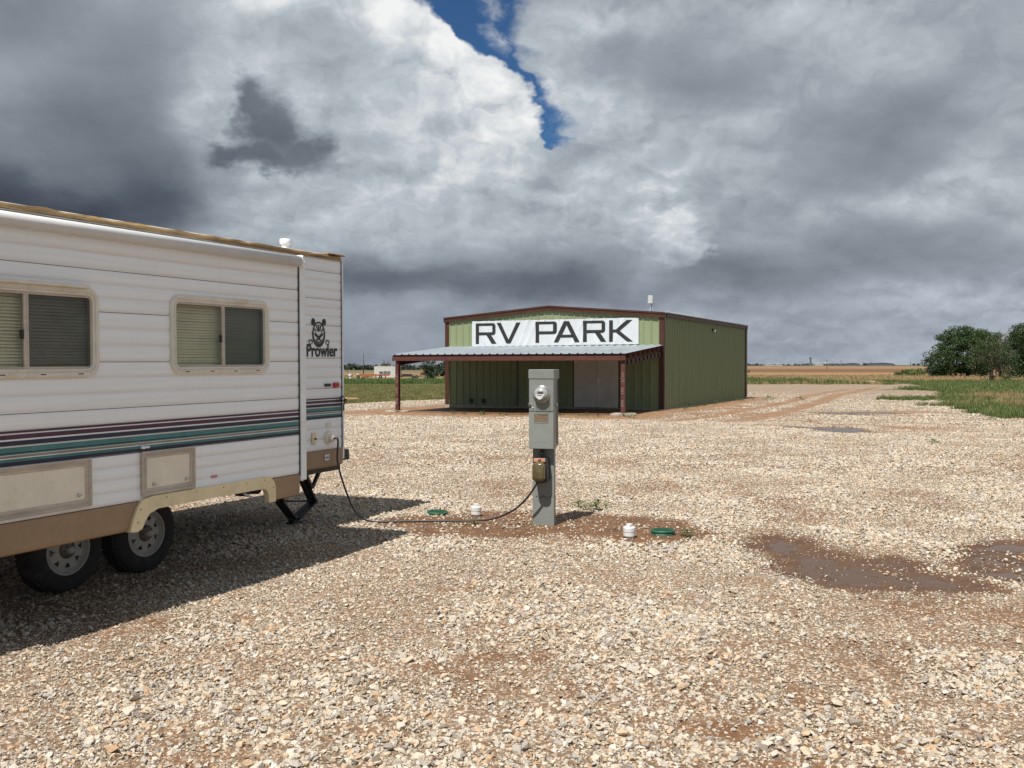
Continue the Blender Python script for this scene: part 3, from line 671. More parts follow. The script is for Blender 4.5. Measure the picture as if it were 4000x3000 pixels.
def build_ground():
    rs = [1.2]
    while rs[-1] < 110: rs.append(rs[-1] * 1.0058)
    while rs[-1] < 9000: rs.append(rs[-1] * 1.035)
    rs = np.array(rs)
    an = np.concatenate([np.arange(-36, 36.01, 0.24), np.arange(41, 319.5, 5.0)]); an = np.radians(an)
    nr, na = len(rs), len(an)
    RR, AA = np.meshgrid(rs, an, indexing='ij')
    x, y = (RR * np.sin(AA)).ravel(), (RR * np.cos(AA)).ravel()
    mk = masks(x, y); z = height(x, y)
    z = z + (fbm(x, y, 6.0, 3, 41) - 0.5) * 0.02 * (1 - mk['wet']) * np.clip(30 / np.maximum(np.hypot(x, y), 1), 0, 1)
    V = np.stack([x, y, z], 1)
    V = np.vstack([V, [[0, 0, 0]]])
    i, k = np.meshgrid(np.arange(nr - 1), np.arange(na), indexing='ij'); k2 = (k + 1) % na
    quads = np.stack([i * na + k, (i + 1) * na + k, (i + 1) * na + k2, i * na + k2], -1).reshape(-1, 4)
    kk = np.arange(na); tris = np.stack([np.full(na, nr * na), kk, (kk + 1) % na], 1)
    me = bpy.data.meshes.new('ground')
    nl = quads.size + tris.size
    me.vertices.add(len(V)); me.vertices.foreach_set('co', V.ravel())
    me.loops.add(nl); me.loops.foreach_set('vertex_index', np.concatenate([quads.ravel(), tris.ravel()]))
    me.polygons.add(len(quads) + len(tris))
    ls = np.concatenate([np.arange(len(quads)) * 4, quads.size + np.arange(len(tris)) * 3])
    me.polygons.foreach_set('loop_start', ls)
    me.update(calc_edges=True)
    me.polygons.foreach_set('use_smooth', np.ones(len(me.polygons), bool))
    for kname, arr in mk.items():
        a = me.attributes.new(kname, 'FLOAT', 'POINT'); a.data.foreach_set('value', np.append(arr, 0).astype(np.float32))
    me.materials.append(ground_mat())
    bm = bmesh.new(); bm.from_mesh(me); bmesh.ops.recalc_face_normals(bm, faces=bm.faces)
    bm.to_mesh(me); bm.free()
    if me.polygons[100].normal.z < 0: me.flip_normals()
    o = link(bpy.data.objects.new('ground', me)); tag(o, 'pale gravel yard running out into lawns and stubble fields', 'ground', kind='structure')
    return o
build_ground()

# scattering: points with rotation, scale and variant, instanced by a small geometry-node tree
def scatter(name, pts, rots, scales, idx, protos, label, cat, kind='stuff'):
    pc = bpy.data.collections.new(name + '_pieces')
    for o in protos: pc.objects.link(o)
    me = bpy.data.meshes.new(name); n = len(pts)
    me.vertices.add(n); me.vertices.foreach_set('co', np.asarray(pts, np.float32).ravel())
    a = me.attributes.new('rot', 'FLOAT_VECTOR', 'POINT'); a.data.foreach_set('vector', np.asarray(rots, np.float32).ravel())
    a = me.attributes.new('scl', 'FLOAT_VECTOR', 'POINT'); a.data.foreach_set('vector', np.asarray(scales, np.float32).ravel())
    a = me.attributes.new('var', 'INT', 'POINT'); a.data.foreach_set('value', np.asarray(idx, np.int32))
    me.update()
    o = link(bpy.data.objects.new(name, me))
    ng = bpy.data.node_groups.new(name + '_scatter', 'GeometryNodeTree')
    ng.interface.new_socket('Geometry', in_out='INPUT', socket_type='NodeSocketGeometry')
    ng.interface.new_socket('Geometry', in_out='OUTPUT', socket_type='NodeSocketGeometry')
    gi, go = ng.nodes.new('NodeGroupInput'), ng.nodes.new('NodeGroupOutput')
    ip = ng.nodes.new('GeometryNodeInstanceOnPoints'); ci = ng.nodes.new('GeometryNodeCollectionInfo')
    ci.inputs['Collection'].default_value = pc; ci.inputs['Separate Children'].default_value = True; ci.inputs['Reset Children'].default_value = True
    def named(nm, typ):
        n_ = ng.nodes.new('GeometryNodeInputNamedAttribute'); n_.data_type = typ; n_.inputs['Name'].default_value = nm; return n_.outputs[0]
    L = ng.links.new
    L(gi.outputs[0], ip.inputs['Points']); L(ci.outputs[0], ip.inputs['Instance']); ip.inputs['Pick Instance'].default_value = True
    L(named('var', 'INT'), ip.inputs['Instance Index']); L(named('scl', 'FLOAT_VECTOR'), ip.inputs['Scale'])
    e2r = ng.nodes.new('FunctionNodeEulerToRotation'); L(named('rot', 'FLOAT_VECTOR'), e2r.inputs[0]); L(e2r.outputs[0], ip.inputs['Rotation'])
    L(ip.outputs[0], go.inputs[0])
    md = o.modifiers.new('scatter', 'NODES'); md.node_group = ng
    return tag(o, label, cat, kind=kind)

def stone_mat():
    m, t, b = new_mat('crushed_limestone')
    rnd = N(t, t.nodes.new('ShaderNodeObjectInfo').outputs['Random']); co = objco(t)
    n1 = noise(t, co, 1.6, 4.0, 0.65); n2_ = noise(t, co, 6.0, 3.0, 0.6)
    col = ramp(t, rnd, [(0.0, (0.20, 0.165, 0.135)), (0.04, (0.30, 0.27, 0.24)), (0.10, (0.44, 0.42, 0.39)), (0.30, (0.55, 0.525, 0.48)), (0.48, (0.66, 0.60, 0.52)), (0.66, (0.68, 0.59, 0.48)), (0.82, (0.62, 0.47, 0.33)), (0.90, (0.50, 0.33, 0.19)), (0.93, (0.70, 0.67, 0.62)), (1.0, (0.76, 0.72, 0.66))])
    col = mixrgb(t, n1.smooth(0.45, 0.75) * 0.45, col, (0.48, 0.32, 0.19))
    col = mixrgb(t, n2_.smooth(0.3, 0.7) * 0.30, col, mixrgb(t, 0.5, col, (0.22, 0.2, 0.18)))
    t.links.new(col.s, b.inputs['Base Color']); b.inputs['Roughness'].default_value = 0.85; b.inputs['Specular IOR Level'].default_value = 0.3
    bump(t, b, n2_, 0.35, 0.15)
    t.links.new(vmath(t, 'MULTIPLY', col, (0.84, 0.815, 0.775)).s, b.inputs['Base Color'])
    return m
M['stone'] = stone_mat()

def stone_protos(n=14):
    out = []
    for k in range(n):
        bm = bmesh.new(); r_ = random.Random(100 + k)
        fl = r_.uniform(0.45, 0.8); el_ = r_.uniform(0.7, 1.0)
        for i in range(r_.choice((11, 12, 13, 15))):
            v = Vector((r_.gauss(0, 1), r_.gauss(0, 1), r_.gauss(0, 1))).normalized() * r_.uniform(0.82, 1.0)
            bm.verts.new((v.x * 0.5, v.y * 0.5 * el_, v.z * 0.5 * fl))
        bmesh.ops.convex_hull(bm, input=bm.verts)
        for v in [v for v in bm.verts if not v.link_faces]: bm.verts.remove(v)
        me = bpy.data.meshes.new('stone'); bm.to_mesh(me); bm.free(); me.materials.append(M['stone'])
        out.append(bpy.data.objects.new('gravel_stone', me))
    return out

def scatter_gravel():
    P, S = [], []
    for r0, r1, dens, med, sig, lo, hi in ((2.6, 8.8, 3600, 0.0092, 0.30, 0.005, 0.015), (1.6, 9.5, 2700, 0.0195, 0.44, 0.009, 0.060), (9.5, 17.0, 1700, 0.025, 0.38, 0.014, 0.060), (17.0, 31.0, 600, 0.036, 0.28, 0.024, 0.065), (31.0, 66.0, 170, 0.050, 0.25, 0.032, 0.085)):
        half = R(34.0) if dens == 3600 else R(43.0) if r0 < 9 else R(40.0) if r0 < 16 else R(36.0)
        n = int(dens * half * (r1 * r1 - r0 * r0))
        rr = np.sqrt(nrng.uniform(r0 * r0, r1 * r1, n)); aa = nrng.uniform(-half, half, n)
        x, y = rr * np.sin(aa), rr * np.cos(aa)
        s = np.clip(med * np.exp(nrng.normal(0, sig, n)), lo, hi)
        mk = masks(x, y); lump = fbm(x, y, 1.1, 3, 77)
        s = s * (0.80 + 0.5 * sst(0.35, 0.65, lump))
        keep = 1.0 - 0.86 * np.clip(mk['dirt'] * 1.1, 0, 1); keep = keep * (1 - 0.955 * sst(0.35, 0.6, mk['wet'])) * (1 - sst(0.3, 0.6, mk['grass'])) * (1 - mk['road'] * .5)
        s = s * (1 - 0.30 * mk['dirt'])
        keep = keep * sst(half, half - R(5.0), np.abs(aa))
        keep = keep * (1 - 0.35 * sst(0.5, 0.9, mk['damp_shade']))
        keep = keep * np.where(rr > 31, sst(68, 33, rr) * (1 - np.clip(mk['dirt'] * 1.5, 0, 1)), 1.0)
        k = nrng.uniform(0, 1, n) < keep
        x, y, s = x[k], y[k], s[k]
        z = height(x, y) + s * nrng.uniform(-0.02, 0.30, len(s))
        P.append(np.stack([x, y, z], 1)); S.append(s)
    P = np.vstack(P); S = np.concatenate(S); n = len(S)
    rot = np.stack([nrng.normal(0, 0.35, n), nrng.normal(0, 0.35, n), nrng.uniform(0, 2 * PI, n)], 1)
    scl = np.stack([S * nrng.uniform(0.85, 1.25, n), S * nrng.uniform(0.85, 1.15, n), S * nrng.uniform(0.8, 1.2, n)], 1)
    scatter('gravel', P, rot, scl, nrng.integers(0, 14, n), stone_protos(14), 'loose crushed limestone gravel covering the yard', 'gravel')
    print('gravel', n)
scatter_gravel()
# ------------------------------------------------------------------ travel trailer
def font_mesh(name, text, size, mat, parent, loc, rot, bold=0.0, extrude=0.001, sx=1.0, shear=0.0, align='LEFT', spacing=1.0):
    cu = bpy.data.curves.new(name, 'FONT'); cu.body = text; cu.size = size; cu.offset = bold; cu.extrude = extrude; cu.shear = shear
    cu.align_x = align; cu.space_character = spacing
    tmp = bpy.data.objects.new(name, cu); COL.objects.link(tmp); bpy.context.view_layer.update()
    me = bpy.data.meshes.new_from_object(tmp.evaluated_get(bpy.context.evaluated_depsgraph_get()))
    bpy.data.objects.remove(tmp); bpy.data.curves.remove(cu)
    me.materials.clear(); me.materials.append(mat); me.name = name
    o = link(bpy.data.objects.new(name, me), parent); o.location = loc; o.rotation_euler = rot; o.scale = (sx, 1, 1)
    return o

def siding_panel(parent, s0, s1, z0, z1, y, holes=(), name='siding_panel'):
    n = max(1, round((z1 - z0) / 0.1)); p = (z1 - z0 - 0.004) / n
    zs = []
    for k in range(n):
        for tt, d, g in ((0.0, 0.0012, 1.0), (0.06, 0.0, 1.0), (0.16, 0.0025, 0.5), (0.34, 0.0038, 0.05), (0.62, 0.0045, 0.0), (0.92, 0.0040, 0.10)):
            zs.append((z0 + (k + tt) * p, d, g))
    zs.append((z0 + n * p, 0.002, 0.6))
    for (a, b, c, d_) in holes:
        for zz in (c, d_):
            if z0 < zz < z0 + n * p: zs.append((zz, float(np.interp(zz, [q[0] for q in zs[:n * 6 + 1]], [q[1] for q in zs[:n * 6 + 1]])), 0.2))
    zs.sort()
    ss = {s0, s1}
    for (a, b, c, d_) in holes:
        for q in (a, b):
            if s0 < q < s1: ss.add(q)
    ss = sorted(ss)
    vs = [(s, y - d, z) for z, d, g in zs for s in ss]; gr = [g for z, d, g in zs for s in ss]
    ns = len(ss); fs = []
    for i in range(len(zs) - 1):
        for k in range(ns - 1):
            cz, cs_ = (zs[i][0] + zs[i + 1][0]) / 2, (ss[k] + ss[k + 1]) / 2
            if any(a < cs_ < b and c < cz < d_ for a, b, c, d_ in holes): continue
            fs.append((i * ns + k, i * ns + k + 1, (i + 1) * ns + k + 1, (i + 1) * ns + k))
    me = bpy.data.meshes.new(name); me.from_pydata(vs, [], fs)
    at = me.attributes.new('groove', 'FLOAT', 'POINT'); at.data.foreach_set('value', gr)
    me.materials.append(M['siding'])
    return link(bpy.data.objects.new(name, me), parent)

STRIPES = [(1.392, 1.377, 'plum'), (1.368, 1.339, 'plum'), (1.328, 1.298, 'navy'), (1.286, 1.255, 'teal'), (1.2548, 1.2475, 'navy'), (1.247, 1.240, 'teal'), (1.236, 1.221, 'taupe'), (1.214, 1.196, 'teal'), (1.1955, 1.171, 'navy')]

def rv_window(parent, s0, s1, z0, z1, mull, y):
    w = empty('window', parent=parent)
    mb = MB(); moulding(mb, s0, s1, z0, z1, 0.10, [(0.0, y + 0.002), (0.0, y - 0.016), (0.012, y - 0.024), (0.030, y - 0.022), (0.034, y - 0.014), (0.040, y - 0.014), (0.046, y - 0.020), (0.056, y - 0.018), (0.060, y + 0.03)], 7)
    mb.build('frame', M['win_frame'], w)
    i = 0.058
    mb = MB(); mb.box(mull - 0.018, mull + 0.004, y - 0.012, y + 0.012, z0 + i, z1 - i, 0.003); mb.box(mull + 0.006, mull + 0.024, y - 0.006, y + 0.012, z0 + i, z1 - i, 0.003)
    mb.build('mullion', M['alu_frame'], w)
    for q0, q1 in ((z0 + i - 0.002, z0 + i + 0.014), (z1 - i - 0.014, z1 - i + 0.002)): MB().box(s0 + i, s1 - i, y - 0.010, y + 0.012, q0, q1, 0.002).build('track', M['alu_frame'], w)
    MB().box(s0 + i, mull - 0.018, y + 0.002, y + 0.005, z0 + i, z1 - i).build('pane', M['glass'], w)
    MB().box(mull + 0.024, s1 - i, y + 0.006, y + 0.009, z0 + i, z1 - i).build('pane', M['glass_screen'], w)
    MB().box(mull - 0.040, mull - 0.018, y - 0.016, y + 0.001, (z0 + z1) / 2 - 0.055, (z0 + z1) / 2 + 0.005, 0.004).build('latch', M['decal_black'], w)
    mb = MB(); z = z0 + i - 0.01
    while z < z1 - i + 0.02:
        d = rng.uniform(-0.002, 0.002)
        mb.add([(s0 + i - 0.02, y + 0.045, z + d), (s1 - i + 0.02, y + 0.045, z), (s1 - i + 0.02, y + 0.062, z + 0.021), (s0 + i - 0.02, y + 0.062, z + 0.021 + d)], [(0, 1, 2, 3)]); z += 0.0215
    mb.build('blind', M['blind'], w)
    for k in range(4):
        cx = s0 + 0.16 + k * (s1 - s0 - 0.32) / 3; MB().box(cx - 0.02, cx + 0.02, y - 0.0245, y - 0.020, z0 + 0.018, z0 + 0.025).build('drain_slot', M['ped_dark'], w)
    return w

def hatch(parent, s0, s1, z0, z1, y, locks):
    h = empty('storage_hatch', parent=parent)
    mb = MB(); moulding(mb, s0, s1, z0, z1, 0.012, [(0.0, y + 0.01), (0.0, y - 0.020), (0.010, y - 0.026), (0.018, y - 0.020), (0.024, y - 0.012), (0.030, y - 0.012), (0.036, y - 0.018), (0.046, y - 0.018), (0.052, y - 0.012), (0.054, y - 0.002)], 3)
    mb.build('frame', M['alu_frame'], h)
    MB().box(s0 + 0.05, s1 - 0.05, y - 0.009, y + 0.005, z0 + 0.05, z1 - 0.05).build('door_panel', M['hatch_panel'], h)
    for ls, lz in locks:
        mb = MB(); mb.lathe([(0.0, y - 0.024), (0.008, y - 0.024), (0.013, y - 0.020), (0.013, y - 0.008)], (ls, 0, lz), 'Y', 16); mb.box(ls - 0.003, ls + 0.030, y - 0.024, y - 0.021, lz - 0.003, lz + 0.003)
        mb.build('lock', M['chrome'], h)
    return h

def skirt(parent, s0, s1, z0, z1, y, r0=0.02, r1=0.06, label=None):
    out = [(s0, z1), (s0, z0 + r0)] + [(s0 + r0 - r0 * math.cos(R(a)), z0 + r0 - r0 * math.sin(R(a))) for a in (30, 60, 90)] + \
          [(s1 - r1 + r1 * math.sin(R(a)), z0 + r1 - r1 * math.cos(R(a))) for a in (0, 18, 36, 54, 72, 90)] + [(s1, z1)]
    cx, cz = (s0 + s1) / 2, (z0 + z1) / 2
    def ring(ins, yy, lift):
        return [(s + (ins if s < cx else -ins), yy, max(zz, z0 + lift) if zz < z1 - 1e-6 else zz) for s, zz in out]
    mb = MB(); rings = [ring(0, y + 0.10, 0.0), ring(0, y + 0.05, 0.0), ring(0, y + 0.02, 0.006), ring(0.004, y + 0.006, 0.018), ring(0.01, y, 0.04)]
    mb.loft(rings, closed=False, smooth=False)
    b = len(mb.v) - len(out); mb.f.append(tuple(range(b, b + len(out)))); mb.sm.append(False)
    return mb.build('skirt', M['tan_skirt'], parent)

def build_trailer():
    t = empty('travel_trailer', (-3.10, 8.29, 0.0), R(64.1), ry=R(-0.3))
    tag(t, 'white ribbed travel trailer with navy and teal stripes, parked and plugged in', 'trailer')
    YS, YM, L0 = -0.95, 0.0, -3.6
    # main body
    MB().box(-6.2, 2.70, 0.02, 2.42, 0.68, 2.96).build('body', M['white_trim'], t)
    MB().box(0.30, 2.705, 0.012, 0.019, 0.70, 2.97).build('body_backing', M['interior'], t)
    zs = [0.853, 1.20, 1.53, 1.862, 2.219, 2.511, 2.808, 2.95]
    for a, b in zip(zs[:-1], zs[1:]): siding_panel(t, 0.30, 2.695, a, b, YM)
    skirt(t, 0.30, 2.70, 0.645, 0.85, YM - 0.012, 0.02, 0.06)
    mb = MB(); mb.box(2.690, 2.722, -0.016, 0.03, 0.72, 2.97, 0.006); mb.build('corner_trim', M['white_trim'], t)
    MB().box(2.684, 2.6905, -0.013, 0.0, 0.86, 2.95).build('corner_seal', M['ped_dark'], t)
    # roof: membrane, weathered edge strip, end cap, vent
    mb = MB(); mb.box(-6.2, 2.72, 0.03, 2.44, 2.972, 3.012, 0.01); mb.build('roof', M['roof_white'], t)
    mb = MB(); n = 60; x = np.linspace(-6.2, 2.66, n); top = 3.004 + nrng.normal(0, 0.004, n); bot = 2.956 + nrng.normal(0, 0.002, n)
    vs = []
    for i in range(n): vs += [(x[i], -0.026, bot[i]), (x[i], -0.030 + nrng.normal(0, .002), (top[i] + bot[i]) / 2), (x[i], -0.024, top[i] - 0.006), (x[i], 0.06, top[i] + 0.006)]
    mb.add(vs, [(i * 4 + k, i * 4 + 4 + k, i * 4 + 5 + k, i * 4 + 1 + k) for i in range(n - 1) for k in range(3)])
    mb.add([vs[-4], vs[-3], vs[-2], vs[-1]], [(0, 1, 2, 3)])
    mb.build('roof_edge', M['roof_edge'], t)
    MB().box(-6.2, 2.70, -0.020, 0.01, 2.944, 2.956, 0.002).build('drip_rail', M['alu_frame'], t)
    mb = MB(); mb.box(2.42, 2.735, -0.034, 0.5, 3.004, 3.022, 0.006); mb.build('roof_end_cap', M['roof_edge'], t)
    mb = MB(); mb.lathe([(0.075, 3.008), (0.06, 3.018), (0.042, 3.026), (0.040, 3.075), (0.056, 3.078), (0.058, 3.086), (0.058, 3.125), (0.05, 3.132), (0.0, 3.135)], (1.98, 0.20, 0), 'Z', 24); mb.build('roof_vent', M['white_trim'], t)
    # slide-out box
    so = empty('slide_out', parent=t)
    WA, WB = (-2.62, -1.43, 1.725, 2.337), (-0.78, 0.34, 1.729, 2.343)
    holes = [(w[0] + 0.045, w[1] - 0.045, w[2] + 0.045, w[3] - 0.045) for w in (WA, WB)]
    mb = MB(); mb.box(L0, 0.80, YS + 0.02, 0.015, 2.695, 2.72); mb.box(0.79, 0.815, YS + 0.01, 0.015, 0.74, 2.715); mb.box(L0, L0 + 0.02, YS + 0.02, 0.015, 0.74, 2.694)
    mb.build('box_shell', M['white_trim'], so)
    mb = MB(); mb.box(L0, 0.80, YS + 0.03, 0.01, 0.735, 0.755); mb.build('floor_pan', M['black_steel'], so)
    MB().box(L0, 0.78, YS + 0.25, YS + 0.27, 0.76, 2.69).build('inner_wall', M['interior'], so)
    mb = MB(); zc = sorted({0.76, 2.69} | {h[2] for h in holes} | {h[3] for h in holes}); sc = sorted({L0, 0.785} | {q for h in holes for q in h[:2]})
    for z0, z1 in zip(zc[:-1], zc[1:]):
        for s0, s1 in zip(sc[:-1], sc[1:]):
            if any(h[0] <= s0 < h[1] and h[2] <= z0 < h[3] for h in holes): continue
            mb.add([(s0, YS + 0.013, z0), (s1, YS + 0.013, z0), (s1, YS + 0.013, z1), (s0, YS + 0.013, z1)], [(0, 1, 2, 3)])
    mb.build('backing', M['interior'], so)
    zr = [0.815, 1.168, 1.50, 1.829, 2.177, 2.469, 2.70]
    for a, b in zip(zr[:-1], zr[1:]):
        if holes[0][2] < a and b < holes[0][3]:
            for s0, s1 in ((L0, holes[0][0]), (holes[0][1], holes[1][0]), (holes[1][1], 0.745)): siding_panel(so, s0, s1, a, b, YS)
        else: siding_panel(so, L0, 0.745, a, b, YS, [h for h in holes if h[3] > a and h[2] < b])
    skirt(so, L0, -1.10, 0.597, 0.811, YS - 0.010, 0.02, 0.01)
    skirt(so, 0.375, 0.745, 0.610, 0.811, YS - 0.010, 0.01, 0.06)
    mb = MB(); mb.box(0.748, 0.828, YS - 0.022, YS + 0.02, 0.752, 2.735, 0.006); mb.build('edge_flange', M['white_trim'], so)
    mb = MB(); mb.box(0.738, 0.7475, YS - 0.014, YS + 0.01, 0.80, 2.70); mb.build('edge_seal', M['ped_dark'], so)
    poly = [(-1.195, .600), (-1.165, .690), (-1.125, .770), (-1.075, .822), (-.98, .838), (-.3, .838), (.28, .838), (.335, .822), (.372, .785), (.388, .73), (.388, .612), (.300, .612), (.292, .69), (.262, .732), (.20, .740), (-.3, .740), (-.93, .738), (-1.015, .712), (-1.055, .665), (-1.085, .610), (-1.13, .594)]
    mb = MB(); mb.prism(poly, YS - 0.030, YS + 0.02, 'Y'); mb.build('fender_trim', M['cream'], so)
    for ps, pz in [(-1.10, .752), (-1.125, .66), (-.85, .812), (-.55, .812), (-.25, .812), (.02, .812), (.24, .812), (.355, .74)]:
        MB().lathe([(0.0, YS - 0.031), (0.006, YS - 0.030), (0.008, YS - 0.025)], (ps, 0, pz), 'Y', 10).build('screw', M['rust'], so)
    rv_window(t, *WA, -1.99, YS); rv_window(t, *WB, -0.212, YS)
    mb = MB(); mb.box(-2.75, -1.53, YS - 0.05, YS + 0.005, 2.338, 2.350, 0.003); mb.box(-2.75, -1.53, YS - 0.055, YS - 0.045, 2.326, 2.350, 0.003); mb.build('window_drip_cap', M['win_frame'], t)
    hatch(t, -2.75, -1.515, 0.838, 1.170, YS - 0.008, [(-1.62, 0.925), (-2.5, 0.925)]); hatch(t, -1.078, -0.552, 0.844, 1.171, YS - 0.008, [(-0.965, 0.922), (-0.64, 0.925)])
    mb = MB(); mb.box(-1.055, -1.005, YS - 0.035, YS - 0.006, 1.194, 1.210, 0.006); mb.lathe([(0.0, YS - 0.036), (0.012, YS - 0.036), (0.012, YS - 0.01)], (-1.065, 0, 1.202), 'Y', 12); mb.build('hatch_catch', M['white_trim'], t)
    # painted stripes on both faces
    for a, b, c in STRIPES:
        MB().box(L0, 0.737, YS - 0.0065, YS - 0.003, b, a).build('stripe', M[c], so)
        MB().box(0.9, 2.683, YM - 0.0065, YM - 0.003, b + 0.028, a + 0.028).build('stripe', M[c], t)
    # slide topper awning: roll, end bracket, cloth
    mb = MB(); mb.tube([(L0, YS - 0.045, 2.722), (0.70, YS - 0.045, 2.722)], 0.046, 20); mb.build('awning_roll', M['awning'], t)
    mb = MB(); mb.box(0.70, 0.735, YS - 0.085, YS + 0.0, 2.675, 2.775, 0.012); mb.bar((0.735, YS - 0.05, 2.74), (0.80, YS + 0.0, 2.62), 0.03, 0.02); mb.build('awning_bracket', M['white_trim'], t)
    mb = MB(); mb.add([(L0, YS - 0.045, 2.770), (0.69, YS - 0.045, 2.770), (0.69, -0.02, 2.93), (L0, -0.02, 2.93)], [(0, 1, 2, 3)]); mb.build('awning_cloth', M['awning'], t)
    # wheels
    for ws in (-0.13, -0.92):
        w = empty('wheel', (ws, 0.0, 0.343), parent=t); w.rotation_euler = (0, rng.uniform(0, 6), 0)
        prof = [(0.196, 0.012), (0.205, 0.0), (0.232, -0.006), (0.285, -0.004), (0.318, 0.008), (0.333, 0.028), (0.342, 0.05), (0.343, 0.10), (0.342, 0.155), (0.333, 0.178), (0.318, 0.195), (0.25, 0.205), (0.196, 0.192)]
        tb = MB(); tb.lathe(prof + [(0.19, 0.10), (0.196, 0.012)], (0, 0, 0), 'Y', 56)
        for k in range(56):
            a = 2 * PI * k / 56
            for yy, off in ((0.034, 0), (0.155, 0.5)):
                aa = a + off * 2 * PI / 56; c_, s_ = math.cos(aa), math.sin(aa)
                tb.bar((0.338 * c_, yy, 0.338 * s_), (0.338 * c_, yy + 0.022, 0.338 * s_), 0.024, 0.016, (c_, 0, s_))
        tb.build('tyre', M['rubber'], w)
        rb = MB(); rb.lathe([(0.203, 0.012), (0.203, 0.004), (0.196, 0.0), (0.190, 0.006), (0.186, 0.03), (0.178, 0.036), (0.172, 0.05), (0.166, 0.052), (0.160, 0.040)], (0, 0, 0), 'Y', 56); rb.lathe([(0.186, 0.03), (0.178, 0.19)], (0, 0, 0), 'Y', 40)
        P_ = lambda an, r_, d=0.034: (r_ * math.cos(R(an)), d, r_ * math.sin(R(an)))
        for k in range(8):
            a = 45 * k
            vs = [P_(a - 22.5, .07, .02), P_(a - 22.5, .161, .04), P_(a - 11, .161, .04), P_(a - 11, .148), P_(a, .104, .028), P_(a, .07, .02), P_(a + 11, .148), P_(a + 11, .161, .04), P_(a + 22.5, .161, .04), P_(a + 22.5, .07, .02)]
            rb.add(vs, [(0, 1, 2, 3, 4, 5), (5, 4, 6, 7, 8, 9), (3, 2, 7, 6)])
        rb.build('rim', M['rim'], w)
        hb = MB(); hb.lathe([(0.0, 0.0), (0.05, 0.001), (0.07, 0.010), (0.075, 0.03)], (0, 0, 0), 'Y', 24); hb.lathe([(0.15, 0.07), (0.15, 0.12)], (0, 0, 0), 'Y', 24)
        for k in range(5):
            a = R(72 * k + 12); hb.lathe([(0.0, -0.004), (0.010, -0.004), (0.011, 0.02)], (0.052 * math.cos(a), 0, 0.052 * math.sin(a)), 'Y', 6)
        hb.build('hub', M['hub'], w)
        MB().lathe([(0.0, -0.045), (0.022, -0.043), (0.031, -0.030), (0.033, 0.005)], (0, 0, 0), 'Y', 20).build('hub_cap', M['rim'], w)
    # chassis below the floor
    mb = MB(); mb.box(-6.0, 2.72, 0.42, 0.47, 0.52, 0.68); mb.box(-6.0, 2.72, 1.95, 2.0, 0.52, 0.68)
    for ws in (-0.13, -0.92): mb.tube([(ws, 0.1, 0.343), (ws, 2.3, 0.343)], 0.038, 10); mb.bar((ws - 0.33, 0.44, 0.47), (ws + 0.33, 0.44, 0.47), 0.05, 0.03)
    mb.box(-0.56, -0.49, 0.40, 0.49, 0.30, 0.55); mb.box(0.28, 0.36, 0.40, 0.49, 0.34, 0.55); mb.box(0.30, 0.345, 0.33, 0.40, 0.42, 0.56)
    mb.build('chassis', M['black_steel'], t)
    mb = MB(); mb.box(0.3, 2.70, 0.03, 2.4, 0.60, 0.675); mb.build('underbelly', M['black_steel'], t)
    mb = MB(); mb.tube([(0.6, 0.30, 0.56), (1.35, 0.30, 0.53), (1.62, 0.30, 0.50)], 0.035, 12); mb.tube([(1.45, 0.30, 0.525), (1.62, 0.30, 0.50)], 0.062, 14); mb.box(1.36, 1.42, 0.22, 0.38, 0.45, 0.60, 0.01); mb.build('drain_pipe', M['black_steel'], t)
    MB().bar((1.30, 0.20, 0.49), (1.42, 0.20, 0.44), 0.02, 0.02).build('drain_valve_handle', M['white_trim'], t)
    # scissor jack on the ground and a folded one farther across
    j = empty('stabiliser_jack', (2.40, 0.45, 0.0), parent=t)
    mb = MB()
    for dy in (-0.035, 0.035): mb.bar((-0.02, dy, 0.05), (-0.26, dy, 0.29), 0.016, 0.06, (0, 1, 0)); mb.bar((0.02, dy, 0.05), (0.34, dy, 0.20), 0.016, 0.06, (0, 1, 0)); mb.bar((-0.26, dy, 0.29), (-0.06, dy, 0.60), 0.016, 0.06, (0, 1, 0)); mb.bar((0.34, dy, 0.20), (0.08, dy, 0.60), 0.016, 0.06, (0, 1, 0))
    mb.build('arm', M['black_steel'], j)
    mb = MB(); mb.box(-0.13, 0.13, -0.08, 0.08, 0.012, 0.03, 0.004); mb.box(-0.05, 0.05, -0.045, 0.045, 0.03, 0.075); mb.build('foot', M['black_steel'], j)
    mb = MB(); mb.tube([(-0.29, 0, 0.29), (0.40, 0, 0.20)], 0.010, 8); mb.box(0.32, 0.37, -0.05, 0.05, 0.17, 0.23); mb.build('screw_rod', M['black_steel'], j)
    mb = MB(); mb.bar((2.27, 0.22, 0.64), (2.43, 0.22, 0.41), 0.03, 0.035, (0, 1, 0)); mb.bar((2.43, 0.22, 0.41), (2.61, 0.22, 0.64), 0.03, 0.035, (0, 1, 0)); mb.build('step_bracket', M['black_steel'], t)
    mb = MB(); mb.box(2.735, 2.85, 0.01, 2.30, 0.70, 0.82, 0.008); mb.box(2.60, 2.74, 0.42, 0.47, 0.66, 0.74); mb.build('bumper', M['black_steel'], t)
    mb = MB(); mb.box(2.845, 2.856, 0.12, 0.20, 0.74, 0.78); mb.build('bumper_cap', M['ped_dark'], t)
    # lamps, outlets, labels
    MB().box(2.37, 2.47, YM - 0.024, YM - 0.004, 1.548, 1.580, 0.005).build('side_marker', M['decal_black'], t)
    MB().box(2.515, 2.62, YM - 0.036, YM - 0.004, 1.535, 1.590, 0.012).build('marker_lamp', M['red_lens'], t)
    mb = MB(); mb.lathe([(0.0, -0.030), (0.05, -0.030), (0.066, -0.024), (0.070, -0.010), (0.082, -0.008), (0.084, 0.0)], (2.43, 0, 0.985), 'Y', 28); mb.build('power_inlet', M['hatch_panel'], t)
